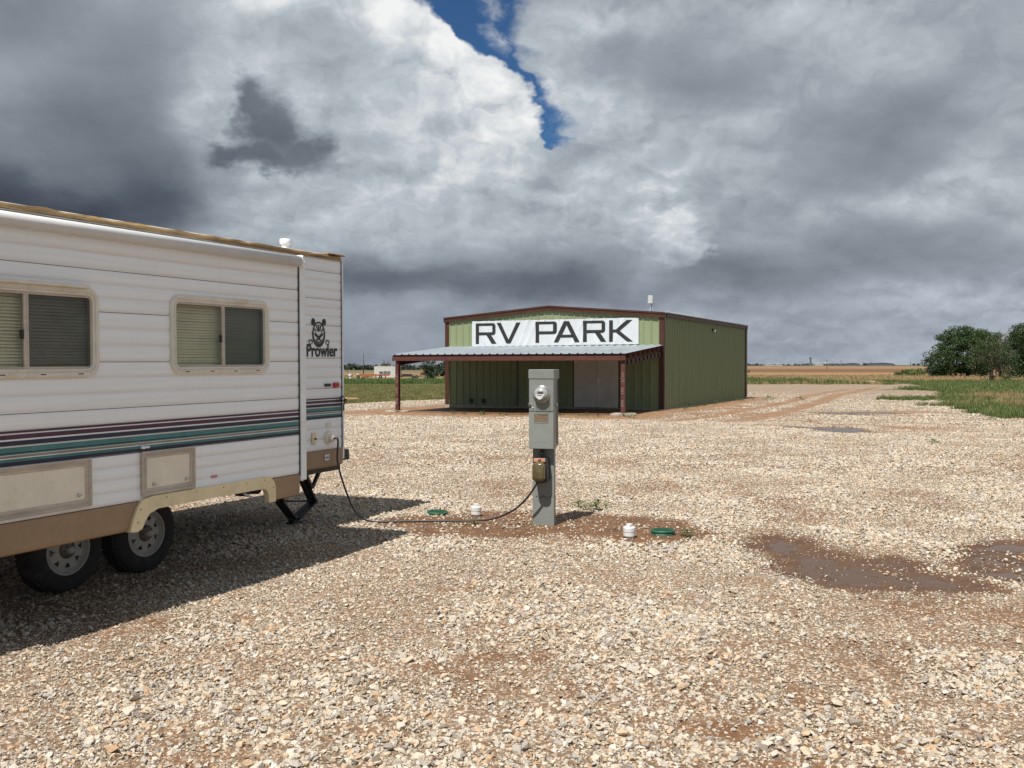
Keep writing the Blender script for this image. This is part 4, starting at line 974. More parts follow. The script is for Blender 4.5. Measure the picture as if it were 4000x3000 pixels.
    mb = MB(); mb.lathe([(0.0, -0.075), (0.034, -0.075), (0.042, -0.060), (0.044, -0.03)], (2.44, 0, 0.975), 'Y', 20); mb.build('inlet_plug', M['hatch_panel'], t)
    mb = MB(); mb.box(2.13, 2.205, -0.022, -0.004, 0.925, 1.055, 0.008); mb.build('cable_outlet', M['cream'], t)
    mb = MB(); mb.tube([(2.178, -0.022, 0.99), (2.178, -0.04, 0.985)], 0.010, 8); mb.build('outlet_nut', M['rust'], t)
    mb = MB(); mb.box(2.40, 2.48, -0.0135, -0.009, 1.10, 1.145); mb.build('inlet_label', M['hatch_panel'], t)
    mb = MB(); mb.box(2.345, 2.425, -0.024, -0.020, 0.735, 0.80); o = mb.build('warning_sticker', M['sticker'], t)
    for x0, x1, z0, z1 in ((2.355, 2.385, 0.755, 0.785), (2.388, 2.415, 0.755, 0.79)): MB().prism([(x0, z0), (x1, z0), ((x0 + x1) / 2, z1)], -0.0262, -0.024, 'Y').build('sticker_print', M['sticker_blue'], o)
    mb = MB(); mb.box(-0.36, -0.30, YS - 0.0135, YS - 0.008, 0.898, 0.915); mb.build('red_sticker', M['pink'], t)
    mb = MB(); mb.tube([(2.64, -0.02, 1.37), (2.60, -0.045, 1.42), (2.63, -0.06, 1.44), (2.67, -0.06, 1.41), (2.665, -0.05, 1.33), (2.69, -0.03, 1.27)], 0.007, 8); mb.tube([(2.66, -0.03, 1.38), (2.72, -0.05, 1.40), (2.74, -0.02, 1.36)], 0.006, 8); mb.build('loose_wire', M['cable'], t)
    # name and cat emblem
    rot = (R(90), 0, 0)
    font_mesh('brand_lettering', 'Prowler', 0.185, M['decal_black'], t, (2.058, -0.0085, 1.882), rot, bold=0.0045, extrude=0.0012, sx=0.90, spacing=1.0)
    def ell(cx, cy, rx, ry, n=26, a0=0, a1=360): return [(cx + rx * math.cos(R(a0 + (a1 - a0) * k / n)), cy + ry * math.sin(R(a0 + (a1 - a0) * k / n))) for k in range(n)]
    fc = [ell(0, 0, .112, .140), ell(0, 0.012, .090, .112), ell(-.095, .135, .034, .040, 14), ell(.095, .135, .034, .040, 14)]
    fc += [[(-.008, .105), (.008, .105), (.012, .03), (-.012, .03)], [(-.045, .092), (-.03, .100), (-.016, .04), (-.03, .045)], [(.045, .092), (.03, .100), (.016, .04), (.03, .045)],
           [(-.078, .055), (-.066, .068), (-.036, .030), (-.050, .026)], [(.078, .055), (.066, .068), (.036, .030), (.050, .026)],
           [(-.075, .018), (-.04, .010), (0, -.018), (.04, .010), (.075, .018), (.068, -.012), (.03, -.034), (.018, -.062), (-.018, -.062), (-.03, -.034), (-.068, -.012)],
           [(-.055, -.045), (-.028, -.062), (-.018, -.082), (.018, -.082), (.028, -.062), (.055, -.045), (.045, -.072), (.018, -.094), (-.018, -.094), (-.045, -.072)]]
    e = strokes_mesh('cat_emblem', fc, M['decal_black'], t, thick=0.0012); e.location = (2.275, -0.0085, 2.118); e.rotation_euler = rot
    for px in (2.135, 2.43):
        pw = strokes_mesh('paw_emblem', [ell(0, 0, .034, .028, 18), ell(0, -.002, .024, .018, 14)] + [[(q - .003, .008), (q + .003, .008), (q + .003, .024), (q - .003, .024)] for q in (-.009, .009)][:0], M['decal_black'], t, thick=0.0012)
        pw.location = (px, -0.0085, 2.035); pw.rotation_euler = rot
    return t
trailer = build_trailer()
# ------------------------------------------------------------------ power pedestal, cord, caps and lids
def build_pedestal():
    t = empty('power_pedestal', (0.345, 10.42, h1(.345, 10.42)), R(-15.0))       # local +y runs away from the viewer, front at y = 0
    tag(t, 'grey steel power pedestal with a round electric meter, standing in bare dirt', 'pedestal')
    W = 0.122
    mb = MB(); mb.box(-W, W, 0.0, 0.085, -0.06, 0.305, 0.003); mb.build('lower_post', M['ped_grey'], t)
    mb = MB(); mb.box(-W + 0.002, W - 0.002, 0.003, 0.083, 0.308, 0.90, 0.003); mb.build('post', M['ped_grey'], t)
    for s in (-0.075, 0.085): MB().lathe([(0, -0.004), (0.005, -0.004), (0.007, 0.002)], (s, 0, 0.325), 'Y', 10).build('screw', M['ped_dark'], t)
    MB().box(-0.018, 0.02, 0.0, 0.004, 0.322, 0.331).build('slot', M['ped_dark'], t)
    F, B = -0.10, 0.155
    mb = MB(); mb.box(-0.135, 0.135, F + 0.004, 0.06, 0.855, 1.622, 0.003); mb.build('cabinet', M['ped_grey'], t)
    mb = MB(); mb.add([(-0.133, 0.064, 0.87), (0.133, 0.064, 0.87), (0.133, B + 0.02, 0.885), (-0.133, B + 0.02, 0.885), (-0.133, 0.064, 1.61), (0.133, 0.064, 1.61), (0.133, B - 0.02, 1.61), (-0.133, B - 0.02, 1.61)],
                    [(0, 1, 2, 3), (4, 7, 6, 5), (0, 4, 5, 1), (1, 5, 6, 2), (2, 6, 7, 3), (3, 7, 4, 0)]); mb.build('rear_cover', M['ped_grey'], t)
    mb = MB(); mb.box(0.1345, 0.140, 0.085, 0.092, 0.90, 1.60); mb.build('cover_seam', M['ped_dark'], t)
    mb = MB(); mb.box(-0.143, 0.143, F - 0.008, B + 0.006, 1.620, 1.722, 0.004); mb.build('cap', M['ped_grey'], t)
    mb = MB(); mb.box(-0.137, 0.137, F - 0.003, F + 0.02, 1.268, 1.614, 0.003); mb.build('meter_panel', M['ped_grey'], t)
    mb = MB()
    def side(z, y): return [(-0.137, y, z), (0.137, y, z)]
    ys = [(1.260, F - 0.004), (0.862, F - 0.012)]
    mb.add([(-0.137, ys[0][1], 1.260), (0.137, ys[0][1], 1.260), (0.137, ys[1][1], 0.860), (-0.137, ys[1][1], 0.860), (-0.137, F + 0.02, 1.260), (0.137, F + 0.02, 1.260), (0.137, F + 0.02, 0.860), (-0.137, F + 0.02, 0.860)],
           [(0, 1, 2, 3), (4, 7, 6, 5), (0, 4, 5, 1), (1, 5, 6, 2), (2, 6, 7, 3), (3, 7, 4, 0)])
    door = mb.build('breaker_door', M['ped_grey'], t)
    wn = empty('breaker_window', parent=t)
    mb = MB(); moulding(mb, -0.082, 0.082, 1.140, 1.240, 0.006, [(0, F - 0.004), (0, F - 0.010), (0.005, F - 0.010), (0.007, F - 0.006)], 2); mb.build('frame', M['ped_grey'], wn)
    MB().box(-0.077, 0.077, F - 0.0085, F - 0.0075, 1.145, 1.235).build('pane', M['amber'], wn)
    mb = MB(); mb.box(-0.077, 0.077, F - 0.0072, F - 0.0060, 1.145, 1.235); mb.build('breaker_panel', M['alu_frame'], wn)
    m = empty('meter', (0.005, F - 0.003, 1.452), parent=t)
    mb = MB(); mb.lathe([(0.096, 0.0), (0.096, -0.010), (0.088, -0.016), (0.082, -0.016)], (0, 0, 0), 'Y', 40); mb.lathe([(0.084, -0.014), (0.086, -0.03), (0.083, -0.036), (0.080, -0.036)], (0, 0, 0), 'Y', 40); mb.build('ring', M['chrome'], m)
    mb = MB(); mb.lathe([(0.078, -0.012), (0.078, -0.058), (0.0, -0.058)], (0, 0, 0), 'Y', 32); mb.build('dial', M['dial'], m)
    MB().box(-0.030, 0.030, -0.0615, -0.0585, 0.010, 0.032).build('display', M['ped_dark'], m)
    MB().prism([(-0.058, 0.0), (0.050, 0.0), (0.03, -0.022), (0.008, -0.052), (-0.02, -0.056), (-0.05, -0.03)], -0.0605, -0.0585, 'Y').build('name_plate', M['sticker'], m)
    MB().box(-0.035, 0.02, -0.0625, -0.0606, -0.014, -0.008).build('plate_print', M['ped_dark'], m)
    mb = MB(); mb.lathe([(0.084, -0.016), (0.0835, -0.085), (0.080, -0.10), (0.070, -0.106), (0.0, -0.108)], (0, 0, 0), 'Y', 40); mb.build('glass_cover', M['clear'], m)
    for sx in (-0.128, 0.146):
        mb = MB(); mb.lathe([(0.010, -0.012), (0.018, -0.004), (0.018, 0.004), (0.010, 0.012)], (sx if sx < 0 else 0.141, (F - 0.01) if sx < 0 else 0.02, 1.335), 'Y', 12); mb.build('seal_hasp', M['chrome'], t)
    mb = MB(); mb.lathe([(0, F - 0.010), (0.008, F - 0.009), (0.010, F - 0.003)], (-0.095, 0, 1.30), 'Y', 10); mb.build('lock_screw', M['chrome'], t)
    for k in range(6): MB().box(-0.085 + k * 0.028, -0.065 + k * 0.028, F - 0.0125, F - 0.0105, 0.930, 0.936).build('raised_mark', M['ped_grey'], t)
    # weatherproof receptacle hanging below the cabinet
    r = empty('receptacle', (0.0, 0.0, 0.0), parent=t)
    mb = MB(); mb.tube([(0.0, -0.055, 0.875), (0.0, -0.055, 0.80)], 0.018, 12); mb.tube([(0.0, -0.055, 0.82), (0.0, -0.055, 0.785)], 0.028, 12); mb.build('conduit', M['black_steel'], r)
    pl_ = rrect(-0.085, 0.075, 0.485, 0.765, 0.045, 5)
    mb = MB(); mb.prism(pl_, -0.11, 0.0, 'Y'); mb.build('back_box', M['black_steel'], r)
    pl_ = rrect(-0.088, 0.055, 0.500, 0.715, 0.05, 5); cx, cz = -0.017, 0.60
    mb = MB(); rings = [[(x, y, z) for x, z in ((cx + (a - cx) * k, cz + (b - cz) * k) for a, b in pl_)] for k, y in ((1.0, -0.112), (1.0, -0.150), (0.93, -0.175), (0.80, -0.188), (0.45, -0.194))]
    mb.loft(rings, smooth=True); b = len(mb.v) - len(pl_); mb.f.append(tuple(range(b, b + len(pl_)))); mb.sm.append(True); mb.build('cover', M['smoke'], r)
    mb = MB(); mb.box(-0.078, 0.050, -0.128, -0.111, 0.715, 0.752, 0.003); mb.build('label', M['copper'], r)
    MB().box(-0.03, 0.005, -0.1300, -0.1285, 0.722, 0.745).build('label_print', M['ped_dark'], r)
    return t
ped = build_pedestal()

def catmull(pts, n=10):
    P = [Vector(p) for p in pts]; P = [P[0] * 2 - P[1]] + P + [P[-1] * 2 - P[-2]]; out = []
    for i in range(1, len(P) - 2):
        for k in range(n):
            t = k / n; a, b, c, d = P[i - 1:i + 3]
            out.append(0.5 * ((2 * b) + (c - a) * t + (2 * a - 5 * b + 4 * c - d) * t * t + (3 * b - a - 3 * c + d) * t ** 3))
    out.append(P[-2]); return out
bpy.context.view_layer.update()
tw = trailer.matrix_world; pw = ped.matrix_world
cord = catmull([tw @ Vector((2.44, -0.07, 0.975)), tw @ Vector((2.455, -0.12, 0.955)), (-1.935, 10.49, 0.73), (-1.86, 10.53, 0.42), (-1.755, 10.59, 0.15), (-1.62, 10.63, 0.045), (-1.42, 10.63, 0.035), (-1.15, 10.60, 0.045), (-0.75, 10.58, 0.052), (-0.42, 10.56, 0.06), (-0.20, 10.50, 0.09), (0.02, 10.42, 0.20), (0.16, 10.33, 0.34), pw @ Vector((-0.050, -0.15, 0.46)), pw @ Vector((-0.035, -0.15, 0.505))], 10)
o = MB().tube(cord, 0.0105, 10).build('extension_cord', M['cable'])
tag(o, 'black power cord running from the white trailer across the dirt to the pedestal', 'cord')

def pvc_cap(x, y, lab):
    z = h1(x, y); t = empty('cleanout_cap', (x, y, z), rng.uniform(0, 1)); tag(t, lab, 'pipe cap', 'white drain caps by the pedestal')
    MB().lathe([(0.0, -0.05), (0.048, -0.05), (0.048, 0.05)], (0, 0, 0), 'Z', 24).build('pipe', M['pvc'], t)
    MB().lathe([(0.056, 0.020), (0.060, 0.024), (0.060, 0.062), (0.063, 0.068), (0.064, 0.108), (0.058, 0.116), (0.0, 0.118)], (0, 0, 0), 'Z', 32, False).build('collar', M['pvc'], t)
    mb = MB(); mb.box(-0.024, 0.024, -0.024, 0.024, 0.116, 0.148, 0.004); mb.build('square_nut', M['pvc'], t)
    return t
pvc_cap(-0.42, 11.05, 'white plastic pipe cap beside the green lid left of the pedestal')
pvc_cap(1.21, 9.74, 'white plastic pipe cap beside the green lid right of the pedestal')
def valve_lid(x, y, lab, tilt):
    t = empty('valve_box_lid', (x, y, h1(x, y) - 0.004), 0.5); t.rotation_euler = (tilt, tilt * 0.5, 0.5); tag(t, lab, 'valve lid', 'round green valve lids in the dirt')
    mb = MB(); mb.lathe([(0.125, -0.06), (0.122, 0.028), (0.118, 0.030)], (0, 0, 0), 'Z', 36); mb.build('rim', M['dark_green'], t)
    mb = MB(); mb.lathe([(0.124, 0.030), (0.128, 0.032), (0.128, 0.044), (0.122, 0.050), (0.0, 0.052)], (0, 0, 0), 'Z', 36, False)
    mb.build('lid', M['green_lid'], t)
    for k in range(-4, 5):
        if k == 0: continue
        yy = k * 0.025; hw = math.sqrt(max(0.108 ** 2 - yy * yy, 0.0004)); MB().box(-hw, hw, yy - 0.004, yy + 0.004, 0.050, 0.0565).build('ridge', M['green_lid'], t)
    MB().box(-0.03, 0.03, -0.010, 0.010, 0.051, 0.059, 0.002).build('key_slot', M['dark_green'], t)
    return t
valve_lid(-0.88, 11.15, 'round green plastic valve lid lying left of the pedestal near the trailer shadow', 0.02)
valve_lid(1.59, 9.95, 'round green plastic valve lid lying right of the pedestal', -0.03)
# ------------------------------------------------------------------ steel building with canopy
BX, BY, BA = 6.0, 37.61, R(-26.5)
def rib_profile(w, pitch, rib=0.032, base=0.085, top=0.035):
    """(across, out) of a ribbed steel sheet w wide, ribs centred on each pitch"""
    pts = [(0.0, 0.0)]; x = pitch / 2
    while x < w - 0.02:
        pts += [(x - base / 2, 0.0), (x - top / 2, rib), (x + top / 2, rib), (x + base / 2, 0.0)]; x += pitch
    return pts + [(w, 0.0)]
STROKES = {'R': [[(0, 0), (0, 1), (.6, .95), (.6, .6), (0, .5), (.65, 0)]], 'M': [[(0, 0), (.05, 1), (.35, .4), (.65, 1), (.7, 0)]], 'C': [[(.6, .85), (.3, 1), (0, .6), (.1, .1), (.6, .1)]],
           'A': [[(0, 0), (.3, 1), (.6, 0)], [(.1, .4), (.5, .4)]], 'E': [[(.6, 1), (0, 1), (0, 0), (.6, 0)], [(0, .5), (.5, .5)]], 'O': [[(.3, 1), (0, .6), (.1, .05), (.5, 0), (.65, .5), (.3, 1)]],
           '/': [[(0, -.2), (.5, 1.3)]], 'W': [[(0, 1), (.2, 0), (.4, .6), (.6, 0), (.85, 1)]], 'N': [[(0, 0), (0, 1), (.6, 0), (.6, 1.1)]]}
def chalk_words(parent, x, y, z, hgt, words, adv=0.75):
    """hand-painted words running up a post face (letters turned a quarter left)"""
    for w in words:
        mb = MB()
        for ch in w[0]:
            r_ = random.Random(ord(ch) + int(z * 100))
            for st in STROKES[ch]:
                pts = [(x - hgt / 2 * 0 - (q[1] - 0.5) * hgt + r_.uniform(-.006, .006), y, z + q[0] * hgt * 0.95) for q in st]
                for p0, p1 in zip(pts[:-1], pts[1:]): mb.bar(p0, p1, 0.004, 0.013, (0, 1, 0))
            z += adv * hgt * 1.05
        mb.build('chalk_word', M['chalk'], parent); z += w[1]

def build_building():
    b = empty('steel_building', (BX, BY, 0.0), BA)
    tag(b, 'sage green steel building with brown trim and a tin-roofed porch', 'building')
    W, D, E_, RZ = 9.95, 14.3, 3.80, 4.20
    zt = lambda x: RZ - abs(x + W / 2) * (RZ - E_) / (W / 2)
    mb = MB(); mb.prism([(-W + .02, -.15), (-.02, -.15), (-.02, E_ - .06), (-W / 2, RZ - .06), (-W + .02, E_ - .06)], 0.03, D - 0.02, 'Y'); mb.build('shell', M['green_wall'], b)
    mb = MB(); mb.box(-W - .06, .06, -.06, D + .06, -.3, 0.035, 0.01); mb.build('slab', M['concrete'], b)
    sw = W / 10
    for k in range(10):
        x0 = -W + k * sw; pr = rib_profile(sw, sw / 3); mb = MB()
        lo = [(x0 + u, -o, 0.03) for u, o in pr]; hi = [(x0 + u, -o, zt(x0 + u) - 0.02) for u, o in pr]
        mb.loft([lo, hi], closed=False); mb.build('wall_panel', M['green_wall'], b)
    sd = D / 14; pr = rib_profile(sd, sd / 3, .040, .12, .04); mb = MB(); mb.loft([[(o, u, 0.03) for u, o in pr], [(o, u, E_ - 0.02) for u, o in pr]], closed=False)
    first = mb.build('wall_panel', M['green_wall'], b)
    for k in range(1, 14):
        c = first.copy(); COL.objects.link(c); c.parent = b; c.location = (0, k * sd, 0)
    mb = MB(); mb.loft([[(-W - o, u, 0.03) for u, o in pr], [(-W - o, u, E_ - 0.02) for u, o in pr]], closed=False); first = mb.build('wall_panel', M['green_wall'], b)
    for k in range(1, 14):
        c = first.copy(); COL.objects.link(c); c.parent = b; c.location = (0, k * sd, 0)
    # trims
    mb = MB(); mb.box(-.155, .045, -.05, 0.0, .02, 3.74, .004); mb.box(.002, .05, -.045, .12, .02, 3.70, .004); mb.build('corner_trim', M['brown_trim'], b)
    mb = MB(); mb.box(-W - .05, -W + .155, -.05, 0.0, -.08, 3.70, .004); mb.box(-W - .05, -W - .002, -.045, .12, -.08, 3.70); mb.build('corner_trim', M['brown_trim'], b)
    mb = MB(); mb.box(.002, .055, D - .12, D + .05, .02, 3.74, .004); mb.build('corner_trim', M['brown_trim'], b)
    for sgn in (0, 1):
        xa, xb_ = (-W - .10, -W / 2) if sgn == 0 else (.10, -W / 2)
        za = E_ - .13; mb = MB()
        for (y0, y1, l, h_) in ((-.085, .02, 0.0, .205), (-.11, -.085, .15, .215), (-.105, -.085, -.004, .05)):
            mb.add([(xa, y0, za + l), (xb_, y0, za + l + RZ - E_), (xb_, y0, za + h_ + RZ - E_), (xa, y0, za + h_), (xa, y1, za + l), (xb_, y1, za + l + RZ - E_), (xb_, y1, za + h_ + RZ - E_), (xa, y1, za + h_)],
                   [(0, 1, 2, 3), (7, 6, 5, 4), (0, 4, 5, 1), (1, 5, 6, 2), (2, 6, 7, 3), (3, 7, 4, 0)])
        mb.build('rake_trim', M['brown_trim'], b)
    for k in range(4):
        y0 = .12 + k * 3.55; mb = MB(); mb.box(.0, .10, y0, y0 + 3.535, 3.70, 3.86, .006); mb.box(.085, .115, y0, y0 + 3.535, 3.80, 3.872, .004); mb.build('eave_trim', M['brown_trim'], b)
    MB().tube([(.125, -.08, 3.888), (.125, D + .1, 3.888)], .030, 14).build('eave_flashing', M['galv'], b)
    mb = MB(); mb.box(.03, .13, D + .002, D + .11, 3.70, 3.90, .004); mb.build('gutter_end', M['brown_trim'], b)
    mb = MB(); mb.tube([(.09, D + .07, 3.7), (.09, D + .07, .1)], .04, 10); mb.build('downspout', M['white_far'], b)
    for sgn in (-1, 1):
        pr2 = rib_profile(D + .16, 0.34, .03); mb = MB()
        e_ = (-W / 2 + sgn * (W / 2 + .13))
        mb.loft([[(-W / 2, u - .08, RZ + .045 + o) for u, o in pr2], [(e_, u - .08, E_ + .045 - .01 + o) for u, o in pr2]], closed=False); mb.build('roof', M['galv'], b)
    # doors, conduit, outlets, lamp
    MB().box(-3.86, -1.80, -.045, .01, .03, 2.24).build('door_frame', M['brown_trim'], b)
    for x0, x1, hx in ((-3.80, -2.80, None), (-2.79, -1.86, -2.72)):
        d = MB().box(x0, x1, -.068, -.046, .05, 2.18, .003).build('door', M['door_white'], b)
        if hx:
            mb = MB(); mb.lathe([(0, -.13), (.026, -.125), (.03, -.11), (.014, -.10), (.014, -.068)], (hx, 0, 1.15), 'Y', 16); mb.box(hx - .03, hx + .03, -.073, -.068, 1.08, 1.22, .002); mb.build('handle', M['chrome'], d)
    MB().tube([(-6.44, -.06, 0.03), (-6.44, -.06, 2.45)], .022, 10).build('conduit', M['grey_far'], b)
    for x in (-8.69, -8.08):
        mb = MB(); mb.box(x - .07, x + .07, -.10, -.03, .14, .32, .01); mb.box(x - .08, x + .08, -.11, -.03, .32, .335); mb.build('outlet_box', M['decal_black'], b)
    lp = empty('wall_lamp', parent=b); mb = MB(); mb.box(.03, .10, 7.36, 7.52, 3.36, 3.48, .01); mb.build('lamp_body', M['decal_black'], lp); mb = MB(); mb.lathe([(0, .20), (.05, .19), (.075, .12), (.06, .09)], (0, 7.44, 3.36), 'X', 16); mb.build('lamp_head', M['galv'], lp)
    # porch
    cpy = empty('porch', parent=b); Y1, ZW, ZF = -4.5, 2.585, 2.205; x0, x1 = -9.82, .03
    zr = lambda y: ZW + (ZF - ZW) * (y / Y1)
    shw = (x1 - x0) / 10; prs = rib_profile(shw, shw / 3, .034, .10, .045)
    for k in range(10):
        xa = x0 + k * shw; mb = MB()
        mb.loft([[(xa + u, .0, zr(0) + o) for u, o in prs], [(xa + u, Y1 - .05, zr(Y1 - .05) + o) for u, o in prs]], closed=False)
        mb.loft([[(xa + u, Y1 - .05, zr(Y1 - .05) + o - .006) for u, o in prs], [(xa + u, .0, zr(0) + o - .006) for u, o in prs]], closed=False)
        mb.build('roof_sheet', M['galv'], cpy)
    mb = MB(); mb.box(x0, x1, Y1 - .02, Y1 + .02, 1.955, 2.115, .004); mb.box(x0, x1, Y1 + .02, Y1 + .07, 1.955, 1.985); mb.build('fascia', M['oxide'], cpy)
    mb = MB(); mb.box(x0, x1, Y1 + .03, Y1 + .06, 2.10, 2.185); mb.build('edge_purlin', M['oxide'], cpy)
    for k in range(1, 8):
        y = Y1 + k * (-Y1 - .1) / 8; MB().box(x0, x1, y, y + .06, zr(y) - .20, zr(y) - .02).build('purlin', M['oxide'], cpy)
    for xs in (x1 - .11, x0 + .19):
        mb = MB(); f = lambda y, dz: zr(y) - .255 + dz
        for (a, c_, l, h_) in ((xs - .045, xs + .045, -.185, -.17), (xs - .045, xs + .045, -.015, 0.0), (xs - .01, xs + .01, -.17, -.015)):
            mb.add([(a, Y1 + .15, f(Y1 + .15, l)), (c_, Y1 + .15, f(Y1 + .15, l)), (c_, -.02, f(-.02, l)), (a, -.02, f(-.02, l)), (a, Y1 + .15, f(Y1 + .15, h_)), (c_, Y1 + .15, f(Y1 + .15, h_)), (c_, -.02, f(-.02, h_)), (a, -.02, f(-.02, h_))],
                   [(0, 3, 2, 1), (4, 5, 6, 7), (0, 1, 5, 4), (1, 2, 6, 5), (2, 3, 7, 6), (3, 0, 4, 7)])
        mb.build('end_beam', M['oxide'], cpy)
        for k in range(9):
            y = Y1 + .45 + k * .45; MB().box(xs - .045, xs + .05, y, y + .16, f(y, -.15), f(y, -.03)).build('beam_clip', M['black_steel'], cpy)
    mb = MB(); mb.box(x0, x1, -.10, -.033, ZW - .22, ZW - .03); mb.build('wall_ledger', M['oxide'], cpy)
    for xs, zb, words in ((-.08, .04, [('RMC', .16), ('ARE', .16), ('O/WN', 0)]), (-9.63, -.06, [('RMC', .16), ('ARE', .16), ('O/WN', 0)])):
        mb = MB(); mb.box(xs - .075, xs + .075, Y1 + .03, Y1 + .18, zb, 1.79, .008); mb.box(xs - .07, xs + .07, Y1 + .06, Y1 + .16, 1.79, 1.96); post = mb.build('post', M['oxide'], cpy)
        chalk_words(post, xs, Y1 + .026, zb + .28, .115, words)
        rs = []
        for z_, k_ in ((zb - .18, 1.06), (zb + .0, 1.04), (zb + .035, 1.0)):
            r_ = random.Random(int(xs * 10)); rs.append([(xs + (u * .42 + r_.uniform(-.04, .04)) * k_, Y1 + .10 + (v * .24 + r_.uniform(-.03, .03)) * k_, z_ + (r_.uniform(-.012, .012) if k_ == 1.0 else 0)) for u, v in ((-1, -1), (-.4, -1.1), (.3, -1), (1, -.9), (1.05, .2), (.9, 1), (0, 1.05), (-.95, 1))])
        mb = MB(); mb.loft(rs); n = len(mb.v); mb.f.append(tuple(range(n - 8, n))); mb.sm.append(False); mb.build('footing', M['concrete'], cpy)
    return b
bld = build_building()

def build_banner():
    t = empty('banner', (BX, BY, 0.0), BA); tag(t, 'white vinyl banner lettered RV PARK across the front gable', 'banner')
    X0, X1, nx, nz = -8.63, -1.005, 240, 24
    def surf(x, z):
        u, v = (x - X0) / (X1 - X0), (z - 2.60) / 1.10
        d = 0.0
        for c, sl, wd, am in ((.30, .06, .010, .020), (.34, .075, .012, .018), (.40, .05, .014, .016), (.62, .07, .012, .018), (.665, .08, .010, .014), (.10, -.05, .016, .012), (.86, .06, .012, .016), (.93, -.04, .012, .012), (.20, .03, .02, .012), (.52, .055, .012, .014), (.76, -.05, .014, .012)):
            d += 2.0 * am * math.exp(-((u - c - sl * v) / wd) ** 2) * (0.35 + 0.65 * abs(v - .5) * 2)
        return -0.052 - d - 0.006 * math.sin(u * 40) * (1 - v)
    mb = MB(); vs = []
    for i in range(nz + 1):
        for k in range(nx + 1):
            u, v = k / nx, i / nz; x = X0 + u * (X1 - X0); zz = 2.60 + .03 * u + v * (1.10 - .03 * u) - (0.010 * math.sin(u * PI * 11) ** 2 if i == nz else 0)
            vs.append((x, surf(x, zz), zz))
    mb.add(vs, [(i * (nx + 1) + k, i * (nx + 1) + k + 1, (i + 1) * (nx + 1) + k + 1, (i + 1) * (nx + 1) + k) for i in range(nz) for k in range(nx)], True); mb.build('vinyl_sheet', M['banner_white'], t)
    def arc(cx, cy, rx, ry, a0, a1, n=6): return [(cx + rx * math.cos(R(a0 + (a1 - a0) * k / n)), cy + ry * math.sin(R(a0 + (a1 - a0) * k / n))) for k in range(n + 1)]
    hole = lambda z0: [arc(.80, .855, .02, .02, 90, 0, 3), [(.82, z0 + .02), (.80, z0), (.165, z0), (.165, .875)]]
    Rr = [[(0, 0), (0, 1)] + arc(.84, .86, .14, .14, 90, 0) + arc(.84, .56, .14, .14, 0, -90) + [(.76, .42), (1.03, 0), (.79, 0), (.53, .42), (.165, .42), (.165, 0)], sum(hole(.56), [])]
    Pp = [[(0, 0), (0, 1)] + arc(.86, .86, .14, .14, 90, 0) + arc(.86, .54, .14, .14, 0, -90) + [(.17, .40), (.17, 0)], sum(hole(.54), [])]
    Vv = [[(0, 1), (.175, 1), (.5, .19), (.825, 1), (1, 1), (.58, 0), (.42, 0)]]
    Aa = [[(0, 0), (.40, 1), (.59, 1), (1, 0), (.82, 0), (.73, .225), (.265, .225), (.175, 0)], [(.325, .36), (.67, .36), (.495, .81)]]
    Kk = [[(0, 0), (0, 1), (.16, 1), (.16, .57), (.29, .57), (.74, 1), (.98, 1), (.45, .50), (1.0, 0), (.76, 0), (.29, .43), (.16, .43), (.16, 0)]]
    for nm, sh, xa, xb_, z0, z1 in (('R', Rr, -8.44, -7.45, 2.71, 3.60), ('V', Vv, -7.41, -6.27, 2.715, 3.605), ('P', Pp, -5.56, -4.58, 2.73, 3.615), ('A', Aa, -4.72, -3.55, 2.735, 3.615), ('R', Rr, -3.40, -2.41, 2.74, 3.61), ('K', Kk, -2.26, -1.24, 2.735, 3.61)):
        me0 = strokes_mesh('letter', [[(xa + (xb_ - xa) * u, z0 + (z1 - z0) * v) for u, v in s] for s in sh], M['banner_black'], t, thick=0.0)
        bm = bmesh.new(); bm.from_mesh(me0.data); bmesh.ops.triangulate(bm, faces=bm.faces[:])
        
        for _ in range(6):
            le = [e for e in bm.edges if e.calc_length() > .06]
            if not le: break
            bmesh.ops.subdivide_edges(bm, edges=le, cuts=1); bmesh.ops.triangulate(bm, faces=bm.faces[:])
        for v in bm.verts: x, z = v.co.x, v.co.y; v.co = (x, surf(x, z) - 0.010, z)
        bm.to_mesh(me0.data); bm.free()
    for k in range(12):
        x = X0 + .05 + k * (X1 - X0 - .1) / 11; MB().lathe([(.012, surf(x, 3.66) - .004), (.02, surf(x, 3.66) - .006), (.022, surf(x, 3.66) - .001)], (x, 0, 3.668), 'Y', 10).build('grommet', M['chrome'], t)
    return t
build_banner()

